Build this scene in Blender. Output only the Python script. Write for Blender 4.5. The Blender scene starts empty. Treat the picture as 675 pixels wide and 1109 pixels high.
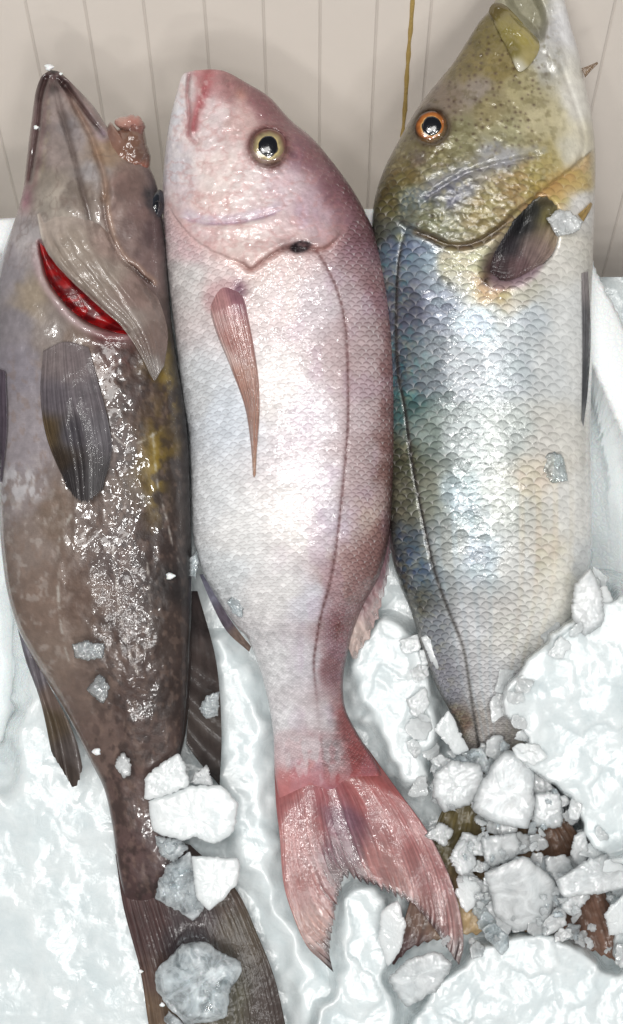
import bpy, math, random
import numpy as np
from mathutils import kdtree

# ------------------------------------------------------------------ basics
S = 0.00065                 # metres per photo unit at the plane of the fish
CX, CY, F = 337.5, 554.5, 1300.0
scn = bpy.context.scene
COL = scn.collection


def W(px, py, z):
    px, py, z = np.broadcast_arrays(np.asarray(px, float), np.asarray(py, float), np.asarray(z, float))
    k = 1.0 - z / F
    return np.stack([(px - CX) * k * S, (CY - py) * k * S, z * S], -1)


def lin(c):
    c = np.clip(np.asarray(c, float), 0, 1)
    return np.where(c <= 0.04045, c / 12.92, ((c + 0.055) / 1.055) ** 2.4)


def rgb(r, g, b):
    return np.array([r, g, b], float) / 255.0


def L3(r, g, b):
    return tuple(float(v) for v in lin(rgb(r, g, b))) + (1.0,)


def smooth(e0, e1, x):
    t = np.clip((x - e0) / (e1 - e0), 0, 1)
    return t * t * (3 - 2 * t)


def hash2(ix, iy, seed=0):
    h = (ix.astype(np.int64) * 374761393 + iy.astype(np.int64) * 668265263 + seed * 1442695041) & 0x7FFFFFFF
    h = ((h ^ (h >> 13)) * 1274126177) & 0x7FFFFFFF
    h = h ^ (h >> 16)
    return (h & 0xFFFFFF) / float(0xFFFFFF)


def vnoise(x, y, seed=0):
    x = np.asarray(x, float); y = np.asarray(y, float)
    ix = np.floor(x); iy = np.floor(y)
    fx = x - ix; fy = y - iy
    fx = fx * fx * (3 - 2 * fx); fy = fy * fy * (3 - 2 * fy)
    a = hash2(ix, iy, seed); b = hash2(ix + 1, iy, seed)
    c = hash2(ix, iy + 1, seed); d = hash2(ix + 1, iy + 1, seed)
    return (a * (1 - fx) + b * fx) * (1 - fy) + (c * (1 - fx) + d * fx) * fy


def fbm(x, y, seed=0, octv=4):
    s = 0; amp = 0.5; tot = 0
    x = np.asarray(x, float); y = np.asarray(y, float)
    for o in range(octv):
        s = s + amp * vnoise(x * 2 ** o + 17.3 * o, y * 2 ** o - 9.1 * o, seed + o)
        tot += amp; amp *= 0.5
    return s / tot


def facets(x, y, cell, seed=0, slope=0.25, off=4.0):
    """broken-crystal relief: every cell of a jittered grid is its own tilted flat"""
    gx = x / cell; gy = y / cell
    ix = np.floor(gx); iy = np.floor(gy)
    best = np.full(gx.shape, 1e9); out = np.zeros(gx.shape); sec = np.full(gx.shape, 1e9)
    for dx in (-1, 0, 1):
        for dy in (-1, 0, 1):
            jx = ix + dx; jy = iy + dy
            cx = jx + hash2(jx, jy, seed); cy = jy + hash2(jx, jy, seed + 1)
            d = (gx - cx) ** 2 + (gy - cy) ** 2
            z = ((gx - cx) * (hash2(jx, jy, seed + 2) - .5) + (gy - cy) * (hash2(jx, jy, seed + 3) - .5)) * 2 * slope * cell \
                + (hash2(jx, jy, seed + 4) - .5) * 2 * off
            m = d < best
            sec = np.where(m, best, np.minimum(sec, d))
            out = np.where(m, z, out); best = np.where(m, d, best)
    edge = np.sqrt(sec) - np.sqrt(best)
    return out, edge


def cr(pts, n, closed=False):
    """Catmull-Rom through pts, resampled to n points evenly by length"""
    P = np.asarray(pts, float)
    if len(P) == 2:
        t = np.linspace(0, 1, n)[:, None]
        return P[0] * (1 - t) + P[1] * t
    if closed:
        Q = np.vstack([P[-1], P, P[0], P[1]])
    else:
        Q = np.vstack([2 * P[0] - P[1], P, 2 * P[-1] - P[-2]])
    out = []
    for i in range(1, len(Q) - 2):
        t = np.linspace(0, 1, 24, endpoint=False)[:, None]
        p0, p1, p2, p3 = Q[i - 1], Q[i], Q[i + 1], Q[i + 2]
        out.append(.5 * (2 * p1 + (p2 - p0) * t + (2 * p0 - 5 * p1 + 4 * p2 - p3) * t ** 2 + (-p0 + 3 * p1 - 3 * p2 + p3) * t ** 3))
    out.append(Q[-2][None])
    C = np.vstack(out)
    d = np.r_[0, np.cumsum(np.linalg.norm(np.diff(C[:, :2], axis=0), axis=1))]
    if d[-1] <= 0:
        return np.repeat(P[:1], n, 0)
    q = np.linspace(0, d[-1], n)
    return np.stack([np.interp(q, d, C[:, k]) for k in range(C.shape[1])], 1)


def pdist(x, y, poly, spline=True):
    """distance, signed distance (positive to the right hand of travel in picture axes) and 0..1 position along a polyline"""
    P = cr(poly, max(12, 6 * len(poly))) if spline and len(poly) > 2 else np.asarray(poly, float)
    best = np.full(np.shape(x), 1e9); sgn = np.zeros(np.shape(x)); tt = np.zeros(np.shape(x))
    seg = np.linalg.norm(np.diff(P, axis=0), axis=1); cum = np.r_[0, np.cumsum(seg)]
    for i in range(len(P) - 1):
        ax, ay = P[i]; bx, by = P[i + 1]
        dx, dy = bx - ax, by - ay
        l2 = dx * dx + dy * dy + 1e-9
        t = np.clip(((x - ax) * dx + (y - ay) * dy) / l2, 0, 1)
        ex = x - ax - t * dx; ey = y - ay - t * dy
        d = np.sqrt(ex * ex + ey * ey)
        m = d < best
        best = np.where(m, d, best)
        sgn = np.where(m, np.sign(dx * (y - ay) - dy * (x - ax)), sgn)
        tt = np.where(m, (cum[i] + t * seg[i]) / cum[-1], tt)
    return best, best * sgn, tt


def inpoly(x, y, poly):
    P = np.asarray(poly, float)
    c = np.zeros(np.shape(x), bool)
    j = len(P) - 1
    for i in range(len(P)):
        xi, yi = P[i]; xj, yj = P[j]
        c ^= ((yi > y) != (yj > y)) & (x < (xj - xi) * (y - yi) / (yj - yi + 1e-12) + xi)
        j = i
    return c


def pmask(x, y, poly, feather=6):
    """soft mask of a polygon"""
    P = cr(poly, 8 * len(poly), True)
    P = np.vstack([P, P[:1]])
    d, _, _ = pdist(x, y, P, False)
    sd = np.where(inpoly(x, y, P), d, -d)
    return smooth(-feather, feather, sd)


def gauss(d, w):
    return np.exp(-(d / w) ** 2)


def idw(x, y, ctl, wob=5.0, seed=3, p=2.2):
    X = x + wob * (fbm(x / 22, y / 22, seed) - .5) * 4
    Y = y + wob * (fbm(x / 22, y / 22, seed + 40) - .5) * 4
    num = np.zeros(x.shape + (3,)); den = np.zeros(x.shape)
    for (cx, cy, r, g, b) in ctl:
        w = 1.0 / ((X - cx) ** 2 + (Y - cy) ** 2 + 60.0) ** p
        num += w[..., None] * rgb(r, g, b); den += w
    return num / den[..., None]


def mixc(c, col, m):
    m = np.clip(m, 0, 1)[..., None]
    return c * (1 - m) + np.asarray(col) * m


# ------------------------------------------------------------------ objects
def mesh_obj(name, verts, faces, mat, parent=None, col=None, msk=None, uv=None, smooth_sh=True):
    me = bpy.data.meshes.new(name)
    V = np.asarray(verts, np.float32).reshape(-1, 3)
    if isinstance(faces, np.ndarray):
        n = len(faces); k = faces.shape[1]
        me.vertices.add(len(V)); me.vertices.foreach_set('co', V.ravel())
        me.loops.add(n * k); me.loops.foreach_set('vertex_index', faces.astype(np.int32).ravel())
        me.polygons.add(n)
        me.polygons.foreach_set('loop_start', np.arange(0, n * k, k, dtype=np.int32))
        me.update(calc_edges=True)
        me.validate()
    else:
        me.from_pydata([tuple(map(float, v)) for v in V], [], [tuple(f) for f in faces])
        me.update()
    me.polygons.foreach_set('use_smooth', np.full(len(me.polygons), smooth_sh))
    for nm, dat in (('Col', col), ('Msk', msk)):
        if dat is not None:
            a = me.attributes.new(nm, 'FLOAT_COLOR', 'POINT')
            D = np.ones((len(V), 4), np.float32); D[:, :3] = np.asarray(dat).reshape(-1, 3)
            a.data.foreach_set('color', D.ravel())
    if uv is not None:
        layer = me.uv_layers.new(name='UVMap')
        idx = np.zeros(len(me.loops), np.int32); me.loops.foreach_get('vertex_index', idx)
        layer.data.foreach_set('uv', np.asarray(uv, np.float32).reshape(-1, 2)[idx].ravel())
    me.materials.append(mat)
    o = bpy.data.objects.new(name, me); COL.objects.link(o)
    if parent is not None:
        o.parent = parent
    return o


def grid_faces(n, m, wrap=False):
    i, j = np.meshgrid(np.arange(n - 1), np.arange(m if wrap else m - 1), indexing='ij')
    j2 = (j + 1) % m
    return np.stack([i * m + j, i * m + j2, (i + 1) * m + j2, (i + 1) * m + j], -1).reshape(-1, 4)


def empty(name, loc, label, cat, group=None):
    o = bpy.data.objects.new(name, None); COL.objects.link(o)
    o.location = loc; o.empty_display_size = 0.02
    tag(o, label, cat, group)
    return o


def tag(o, label=None, cat=None, group=None, kind=None):
    if label: o['label'] = label
    if cat: o['category'] = cat
    if group: o['group'] = group
    if kind: o['kind'] = kind
    return o


def rebase(o, parent):
    """child of an Empty that does not stand at the origin"""
    o.parent = parent
    o.matrix_parent_inverse.identity()
    o.location = -parent.location
    return o


# ------------------------------------------------------------------ materials
class NT:
    def __init__(s, name):
        s.m = bpy.data.materials.new(name); s.m.use_nodes = True
        s.t = s.m.node_tree; s.t.nodes.clear()
        s.out = s.t.nodes.new('ShaderNodeOutputMaterial')

    def n(s, typ, **kw):
        nd = s.t.nodes.new(typ)
        for k, v in kw.items():
            setattr(nd, k, v)
        return nd

    def link(s, a, b):
        s.t.links.new(a, b)

    def put(s, sock, v):
        if hasattr(v, 'is_output') or hasattr(v, 'links'):
            s.link(v, sock)
        else:
            sock.default_value = v

    def math(s, op, a, b=None, c=None, clamp=False):
        nd = s.n('ShaderNodeMath', operation=op, use_clamp=clamp)
        s.put(nd.inputs[0], a)
        if b is not None: s.put(nd.inputs[1], b)
        if c is not None: s.put(nd.inputs[2], c)
        return nd.outputs[0]

    def mix(s, f, a, b, blend='MIX'):
        nd = s.n('ShaderNodeMix', data_type='RGBA', blend_type=blend)
        s.put(nd.inputs['Factor'], f); s.put(nd.inputs['A'], a) if False else None
        s.put(nd.inputs[6], a); s.put(nd.inputs[7], b)
        return nd.outputs[2]

    def mixf(s, f, a, b):
        nd = s.n('ShaderNodeMix', data_type='FLOAT')
        s.put(nd.inputs[0], f); s.put(nd.inputs[2], a); s.put(nd.inputs[3], b)
        return nd.outputs[0]

    def ss(s, x, e0, e1, o0=0.0, o1=1.0):
        nd = s.n('ShaderNodeMapRange', interpolation_type='SMOOTHSTEP')
        s.put(nd.inputs[0], x)
        for i, v in ((1, e0), (2, e1), (3, o0), (4, o1)):
            s.put(nd.inputs[i], v)
        return nd.outputs[0]

    def noise(s, scale, detail=3, rough=.55, vec=None, dist=0.0):
        nd = s.n('ShaderNodeTexNoise')
        nd.inputs['Scale'].default_value = scale; nd.inputs['Detail'].default_value = detail
        nd.inputs['Roughness'].default_value = rough; nd.inputs['Distortion'].default_value = dist
        if vec is not None: s.link(vec, nd.inputs['Vector'])
        return nd.outputs[0]

    def bump(s, h, strength, dist, normal=None):
        nd = s.n('ShaderNodeBump')
        s.put(nd.inputs['Strength'], strength); nd.inputs['Distance'].default_value = dist
        s.link(h, nd.inputs['Height'])
        if normal is not None: s.link(normal, nd.inputs['Normal'])
        return nd.outputs[0]

    def bsdf(s, **kw):
        b = s.n('ShaderNodeBsdfPrincipled')
        for k, v in kw.items():
            s.put(b.inputs[k.replace('_', ' ')], v)
        s.link(b.outputs[0], s.out.inputs[0])
        return b


def skin_material(name, scale_dark=.6, scale_bump=.7, rand_amt=.25, coat=.6, coat_rough=.09, rough=.35, wet=1.0, dark_rgb=(60, 60, 66), sheen_cells=0.0, tip=0.0, wet_scale=120):
    t = NT(name)
    col = t.n('ShaderNodeAttribute', attribute_name='Col').outputs['Color']
    msk = t.n('ShaderNodeAttribute', attribute_name='Msk').outputs['Color']
    sp = t.n('ShaderNodeSeparateColor'); t.link(msk, sp.inputs[0])
    mS, mM, mW = sp.outputs[0], sp.outputs[1], sp.outputs[2]
    uvn = t.n('ShaderNodeUVMap', uv_map='UVMap')
    geo = t.n('ShaderNodeTexCoord').outputs['Object']
    # wobble the lattice a little so the rows are never ruler-straight
    nz = t.n('ShaderNodeTexNoise'); nz.inputs['Scale'].default_value = 0.45; nz.inputs['Detail'].default_value = 2
    t.link(uvn.outputs[0], nz.inputs['Vector'])
    sub = t.n('ShaderNodeVectorMath', operation='SUBTRACT'); t.link(nz.outputs['Color'], sub.inputs[0]); sub.inputs[1].default_value = (.5, .5, .5)
    scl = t.n('ShaderNodeVectorMath', operation='SCALE'); t.link(sub.outputs[0], scl.inputs[0]); scl.inputs['Scale'].default_value = .6
    nz2 = t.n('ShaderNodeTexNoise'); nz2.inputs['Scale'].default_value = 2.3; nz2.inputs['Detail'].default_value = 1
    t.link(uvn.outputs[0], nz2.inputs['Vector'])
    sub2 = t.n('ShaderNodeVectorMath', operation='SUBTRACT'); t.link(nz2.outputs['Color'], sub2.inputs[0]); sub2.inputs[1].default_value = (.5, .5, .5)
    scl2 = t.n('ShaderNodeVectorMath', operation='SCALE'); t.link(sub2.outputs[0], scl2.inputs[0]); scl2.inputs['Scale'].default_value = .16
    add = t.n('ShaderNodeVectorMath', operation='ADD'); t.link(uvn.outputs[0], add.inputs[0]); t.link(scl.outputs[0], add.inputs[1])
    add2 = t.n('ShaderNodeVectorMath', operation='ADD'); t.link(add.outputs[0], add2.inputs[0]); t.link(scl2.outputs[0], add2.inputs[1])
    xyz = t.n('ShaderNodeSeparateXYZ'); t.link(add2.outputs[0], xyz.inputs[0])
    u, v = xyz.outputs[0], xyz.outputs[1]
    r = t.math('FLOOR', t.math('MULTIPLY', v, 2.0))

    def cell(row):
        off = t.math('MULTIPLY', t.math('FLOORED_MODULO', row, 2.0), .5)
        cu = t.math('ADD', t.math('ADD', t.math('FLOOR', t.math('SUBTRACT', u, off)), .5), off)
        cv = t.math('MULTIPLY', row, .5)
        du = t.math('SUBTRACT', u, cu); dv = t.math('SUBTRACT', v, cv)
        d = t.math('SQRT', t.math('ADD', t.math('MULTIPLY', du, du), t.math('MULTIPLY', dv, dv)))
        return cu, cv, du, dv, d
    A = cell(r); B = cell(t.math('ADD', r, 1.0))
    isA = t.math('LESS_THAN', A[4], .5)
    cu = t.mixf(isA, B[0], A[0]); cv = t.mixf(isA, B[1], A[1]); du = t.mixf(isA, B[2], A[2]); dv = t.mixf(isA, B[3], A[3])
    comb = t.n('ShaderNodeCombineXYZ'); t.link(cu, comb.inputs[0]); t.link(cv, comb.inputs[1])
    wn = t.n('ShaderNodeTexWhiteNoise', noise_dimensions='3D'); t.link(comb.outputs[0], wn.inputs['Vector'])
    rnd = wn.outputs['Value']; rcol = wn.outputs['Color']
    rs = t.n('ShaderNodeSeparateColor'); t.link(rcol, rs.inputs[0])
    arc = t.math('MULTIPLY', t.math('MULTIPLY', isA, t.ss(A[4], .20, .5)), t.ss(A[3], .04, .34))                 # crescent on the head side of every scale
    # height: scale lies low at its head side and rises to its tail edge, each scale tilted a little its own way
    h = t.math('SUBTRACT', .5, dv)
    tilt = t.math('MULTIPLY', du, t.math('MULTIPLY', t.math('SUBTRACT', rs.outputs[0], .5), .7))
    tilt2 = t.math('MULTIPLY', dv, t.math('MULTIPLY', t.math('SUBTRACT', rs.outputs[1], .5), .6))
    h = t.math('ADD', t.math('ADD', h, tilt), tilt2)
    fine = t.noise(900, 3, .6, geo)
    mid = t.noise(140, 4, .6, geo)
    # pigment, then painted glints
    br = t.math('ADD', 1.0 - rand_amt * .5, t.math('MULTIPLY', rnd, rand_amt))
    br = t.mixf(mS, 1.0, br)
    vm = t.n('ShaderNodeVectorMath', operation='SCALE'); t.link(col, vm.inputs[0]); t.link(br, vm.inputs['Scale'])
    dk = t.mix(.65, (*[float(x) for x in lin(rgb(*dark_rgb))], 1), vm.outputs[0], 'MIX')
    dkm = t.mix(1.0, dk, col, 'MULTIPLY')
    dk2 = t.mix(.55, dkm, dk)
    fac = t.math('MULTIPLY', t.math('MULTIPLY', arc, mS), scale_dark, clamp=True)
    base = t.mix(fac, vm.outputs[0], dk2)
    glintf = t.math('MULTIPLY', t.math('MULTIPLY', t.ss(h, .45, 1.0), mS), t.math('MULTIPLY', t.ss(rs.outputs[2], .2, .9), tip), clamp=True)
    base = t.mix(glintf, base, L3(236, 232, 232))  # white glints painted into the colour at the tail edge of scales
    mot = t.ss(mid, .3, .75, .86, 1.08)
    vm2 = t.n('ShaderNodeVectorMath', operation='SCALE'); t.link(base, vm2.inputs[0]); t.link(mot, vm2.inputs['Scale'])
    base = vm2.outputs[0]
    if sheen_cells > 0:
        hs = t.n('ShaderNodeHueSaturation'); t.link(base, hs.inputs['Color'])
        t.link(t.math('ADD', .5 - .02, t.math('MULTIPLY', rs.outputs[2], .04)), hs.inputs['Hue'])
        hs.inputs['Saturation'].default_value = 1.0 + sheen_cells
        base = t.mix(mS, base, hs.outputs[0])
    b0 = t.bump(fine, .25, .0006)
    b1 = t.bump(mid, t.mixf(mS, .5, .12), .0016, b0)
    n = t.bump(h, t.math('MULTIPLY', mS, scale_bump), .0022, b1)
    wetn = t.noise(wet_scale, 2.5, .5, geo, 1.0)
    c0 = t.bump(h, t.math('MULTIPLY', mS, scale_bump * .9), .0022)
    cn = t.bump(wetn, t.math('MULTIPLY', mW, wet), .0030, c0)
    rgh = t.math('ADD', rough, t.math('MULTIPLY', t.math('SUBTRACT', rnd, .5), t.math('MULTIPLY', mS, .2)))
    bs = t.bsdf(Base_Color=base, Metallic=mM, Roughness=rgh, Normal=n, Coat_Weight=coat, Coat_Roughness=coat_rough, Coat_Normal=cn, Coat_IOR=1.48)
    bs.inputs['Specular IOR Level'].default_value = .45
    return t.m


def fin_material(name, rays=1.0, coat=.7, rough=.3, stripe=.45, metal=0.0, bump=.5, spec=.5):
    t = NT(name)
    col = t.n('ShaderNodeAttribute', attribute_name='Col').outputs['Color']
    uvn = t.n('ShaderNodeUVMap', uv_map='UVMap')
    geo = t.n('ShaderNodeTexCoord').outputs['Object']
    xyz = t.n('ShaderNodeSeparateXYZ'); t.link(uvn.outputs[0], xyz.inputs[0])
    def streak(su, sv, det, ofs):
        mp = t.n('ShaderNodeMapping'); mp.inputs['Scale'].default_value = (su, sv, 1); mp.inputs['Location'].default_value = (ofs, ofs * .7, 0)
        t.link(uvn.outputs[0], mp.inputs[0])
        return t.noise(1.0, det, .55, mp.outputs[0])
    s1 = streak(1.3 * rays, 1.6, 3, 0.0); s2 = streak(3.1 * rays, 2.5, 2, 5.0); s3 = streak(.35 * rays, 2.0, 2, 9.0)
    wob = streak(.5 * rays, 2.2, 2, 3.0)
    uu = t.math('ADD', t.math('MULTIPLY', xyz.outputs[0], rays), t.math('MULTIPLY', wob, 1.6))
    tri = t.math('MULTIPLY', t.math('ABSOLUTE', t.math('SUBTRACT', t.math('FRACT', uu), .5)), 2.0)
    ray = t.math('ADD', t.math('MULTIPLY', t.ss(s1, .35, .65), .55), t.math('MULTIPLY', t.ss(tri, .1, .9), t.ss(s3, .35, .7, .0, .55)))
    tri2 = s2
    seg = t.math('SINE', t.math('MULTIPLY', xyz.outputs[1], 170.0))
    mid = t.noise(160, 4, .6, geo)
    st = t.math('ADD', 1.0 - stripe, t.math('MULTIPLY', ray, stripe * 1.3))
    st = t.math('MULTIPLY', st, t.ss(mid, .25, .75, .82, 1.1))
    vm = t.n('ShaderNodeVectorMath', operation='SCALE'); t.link(col, vm.inputs[0]); t.link(st, vm.inputs['Scale'])
    h = t.math('ADD', t.math('ADD', ray, t.math('MULTIPLY', tri2, .35)), t.math('MULTIPLY', seg, .05))
    b = t.bump(h, bump, .0012)
    b = t.bump(mid, .2, .0016, b)
    wet = t.noise(120, 3, .6, geo, .5)
    cn = t.bump(wet, .22, .003, t.bump(h, bump * .5, .001))
    msk = t.n('ShaderNodeAttribute', attribute_name='Msk').outputs['Color']
    sp = t.n('ShaderNodeSeparateColor'); t.link(msk, sp.inputs[0])
    al = t.math('SUBTRACT', 1.0, t.math('MULTIPLY', sp.outputs[0], t.ss(ray, .75, .25, .15, 1.0)), clamp=True)
    bs = t.bsdf(Base_Color=vm.outputs[0], Roughness=rough, Metallic=metal, Normal=b, Coat_Weight=coat, Coat_Roughness=.08, Coat_Normal=cn, Alpha=al)
    bs.inputs['Specular IOR Level'].default_value = spec
    return t.m


def gloss_material(name, coat=1.0, rough=.2):
    t = NT(name)
    col = t.n('ShaderNodeAttribute', attribute_name='Col').outputs['Color']
    geo = t.n('ShaderNodeTexCoord').outputs['Object']
    nz = t.noise(500, 3, .6, geo)
    t.bsdf(Base_Color=col, Roughness=rough, Coat_Weight=coat, Coat_Roughness=.03, Normal=t.bump(nz, .15, .0006))
    return t.m


def ice_material(name, o_mid=1.0, o_rim=1.0, o_var=.2, tint=(228, 233, 234), rough=.22, sss=.7, bump=.35, gl=.05):
    """cloudy ice: white scattering body that lets light straight through where it is thin or clear, under a wet glossy face"""
    t = NT(name)
    geo = t.n('ShaderNodeTexCoord').outputs['Object']
    n1 = t.noise(34, 5, .6, geo, .5)
    n2 = t.noise(190, 5, .6, geo)
    n3 = t.noise(75, 4, .6, geo, 1.2)
    c = t.mix(t.ss(n1, .3, .7), L3(tint[0] - 10, tint[1] - 7, tint[2] - 6), L3(*tint))
    n4 = t.noise(260, 3, .7, geo, 2.0)
    h = t.math('ADD', t.math('MULTIPLY', n2, .3), n3)
    nb = t.bump(h, bump, .0016)
    b = t.bsdf(Base_Color=c, Roughness=t.ss(n2, .3, .7, rough * .6, rough * 1.7), Normal=nb, IOR=1.31)
    b.inputs['Subsurface Radius'].default_value = (1.0, 1.0, 1.0)
    b.inputs['Subsurface Scale'].default_value = .018
    b.inputs['Subsurface Weight'].default_value = sss
    last = b.outputs[0]
    if o_mid < 1:
        msk = t.n('ShaderNodeAttribute', attribute_name='Msk').outputs['Color']
        sp = t.n('ShaderNodeSeparateColor'); t.link(msk, sp.inputs[0])
        op = t.mixf(t.ss(sp.outputs[0], .8, 1.0), o_mid, o_rim)
        op = t.math('ADD', op, t.math('MULTIPLY', t.math('SUBTRACT', t.math('ADD', t.math('MULTIPLY', n3, .9), t.math('MULTIPLY', n4, .1)), .5), o_var * 5), clamp=True)
        tr = t.n('ShaderNodeBsdfTransparent'); tr.inputs[0].default_value = (.90, .95, .97, 1)
        mx = t.n('ShaderNodeMixShader'); t.link(op, mx.inputs[0]); t.link(tr.outputs[0], mx.inputs[1]); t.link(last, mx.inputs[2]); last = mx.outputs[0]
    fr = t.n('ShaderNodeFresnel'); fr.inputs['IOR'].default_value = 1.55; t.link(nb, fr.inputs['Normal'])
    g = t.n('ShaderNodeBsdfGlossy'); g.inputs['Roughness'].default_value = gl; t.link(nb, g.inputs['Normal'])
    m2 = t.n('ShaderNodeMixShader'); t.link(fr.outputs[0], m2.inputs[0]); t.link(last, m2.inputs[1]); t.link(g.outputs[0], m2.inputs[2])
    t.link(m2.outputs[0], t.out.inputs[0])
    return t.m


M = {}
M['grouper'] = skin_material('grouper_skin', scale_dark=.2, scale_bump=.03, rand_amt=.1, coat=.9, coat_rough=.05, rough=.42, wet=.32, wet_scale=190)
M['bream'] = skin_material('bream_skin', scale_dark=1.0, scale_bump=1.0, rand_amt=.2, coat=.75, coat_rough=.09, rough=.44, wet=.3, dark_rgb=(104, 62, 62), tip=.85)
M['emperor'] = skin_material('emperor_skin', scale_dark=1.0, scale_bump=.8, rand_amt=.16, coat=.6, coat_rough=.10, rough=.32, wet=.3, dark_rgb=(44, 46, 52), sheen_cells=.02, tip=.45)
M['fin_dark'] = fin_material('dark_fin', stripe=.34, coat=.3, rough=.5, bump=.3, spec=.25)
M['fin_pink'] = fin_material('pink_fin', stripe=.18, coat=.5, rough=.38, bump=.14)
M['fin_tan'] = fin_material('tan_fin', stripe=.22, coat=.8)
M['wetflesh'] = gloss_material('wet_flesh', .9, .25)
M['gill_flesh'] = gloss_material('gill_flesh', .35, .42)
M['eye'] = gloss_material('eye_gloss', 1.0, .15)
M['ice_bed'] = ice_material('packed_ice', tint=(220, 226, 227), gl=.2, bump=.4)
M['ice'] = ice_material('white_ice')
M['ice_frost'] = ice_material('frosted_ice', .72, .55, .22, tint=(240, 245, 247), sss=.85, bump=.25, gl=.04)
M['ice_film'] = ice_material('melting_ice', .2, .12, .15, tint=(236, 242, 245), bump=.3, gl=.04)
M['ice_clear'] = ice_material('clear_ice', .36, .5, .34, tint=(232, 240, 244), sss=.6, bump=.45, gl=.04)

# ------------------------------------------------------------------ camera, light, world
cam = bpy.data.cameras.new('camera'); cam_o = bpy.data.objects.new('camera', cam); COL.objects.link(cam_o)
cam_o.location = (0, 0, F * S)
cam.sensor_fit = 'VERTICAL'; cam.sensor_height = 24; cam.lens = 24 * F / (2 * CY)
cam.clip_start = .02; cam.clip_end = 50
scn.camera = cam_o
scn.view_settings.view_transform = 'Standard'; scn.view_settings.look = 'None'
scn.view_settings.exposure = 0.0; scn.view_settings.gamma = 1.0
scn.cycles.use_denoising = True
scn.cycles.max_bounces = 10
scn.cycles.transmission_bounces = 8
scn.cycles.caustics_reflective = False; scn.cycles.caustics_refractive = False
world = bpy.data.worlds.new('World'); scn.world = world; world.use_nodes = True
world.node_tree.nodes['Background'].inputs[0].default_value = (.95, .98, 1.0, 1)
world.node_tree.nodes['Background'].inputs[1].default_value = .12


def area(name, loc, target, sx, sy, power, color=(1, 1, 1)):
    l = bpy.data.lights.new(name, 'AREA'); l.shape = 'RECTANGLE'; l.size = sx; l.size_y = sy; l.energy = power; l.color = color
    o = bpy.data.objects.new(name, l); COL.objects.link(o); o.location = loc
    from mathutils import Vector
    o.rotation_euler = (Vector(target) - Vector(loc)).to_track_quat('-Z', 'Y').to_euler()
    return o


area('overhead_area', (-.25, .45, 1.75), (0, 0, 0), 1.0, .35, 9, (1, .985, .96))
area('overhead_area', (.2, -.75, 1.6), (0, -.1, 0), .9, .22, 7, (1, .99, .97))  # added on the near side so the lower bodies glint
for x_, y_, z_, p_ in ((-.52, .12, 1.55, 2.6), (-.22, -.30, 1.65, 2.4), (.10, .34, 1.6, 2.6), (.42, .05, 1.55, 2.4), (.02, -.08, 1.75, 2.2), (.30, -.45, 1.6, 2.2), (-.36, .52, 1.6, 2.6), (-.1, -.8, 1.5, 2.2), (.2, -1.05, 1.4, 2.2)):  # the last two, nearest the viewer, are added for glints on the lower bodies
    area('overhead_spot', (x_, y_, z_), (x_ * .2, y_ * .2, 0), .1, .1, p_, (1, .985, .965))

# ------------------------------------------------------------------ generic builders
FISH = {}


class Surf:
    """top surface of a body, to lay fins, eyes and ice on"""
    def __init__(s, px, py, z):
        sel = slice(None, None, 3)
        s.x = px.ravel()[sel]; s.y = py.ravel()[sel]; s.z = z.ravel()[sel]
        s.k = kdtree.KDTree(len(s.x))
        for i in range(len(s.x)):
            s.k.insert((s.x[i], s.y[i], 0), i)
        s.k.balance()

    def __call__(s, px, py):
        px = np.asarray(px, float); py = np.asarray(py, float)
        out = np.zeros(px.size)
        for i, (a, b) in enumerate(zip(px.ravel(), py.ravel())):
            r = s.k.find_n((a, b, 0), 4)
            w = [1 / (q[2] + .3) for q in r]
            out[i] = sum(s.z[q[1]] * ww for q, ww in zip(r, w)) / sum(w)
        return out.reshape(px.shape)


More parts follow.
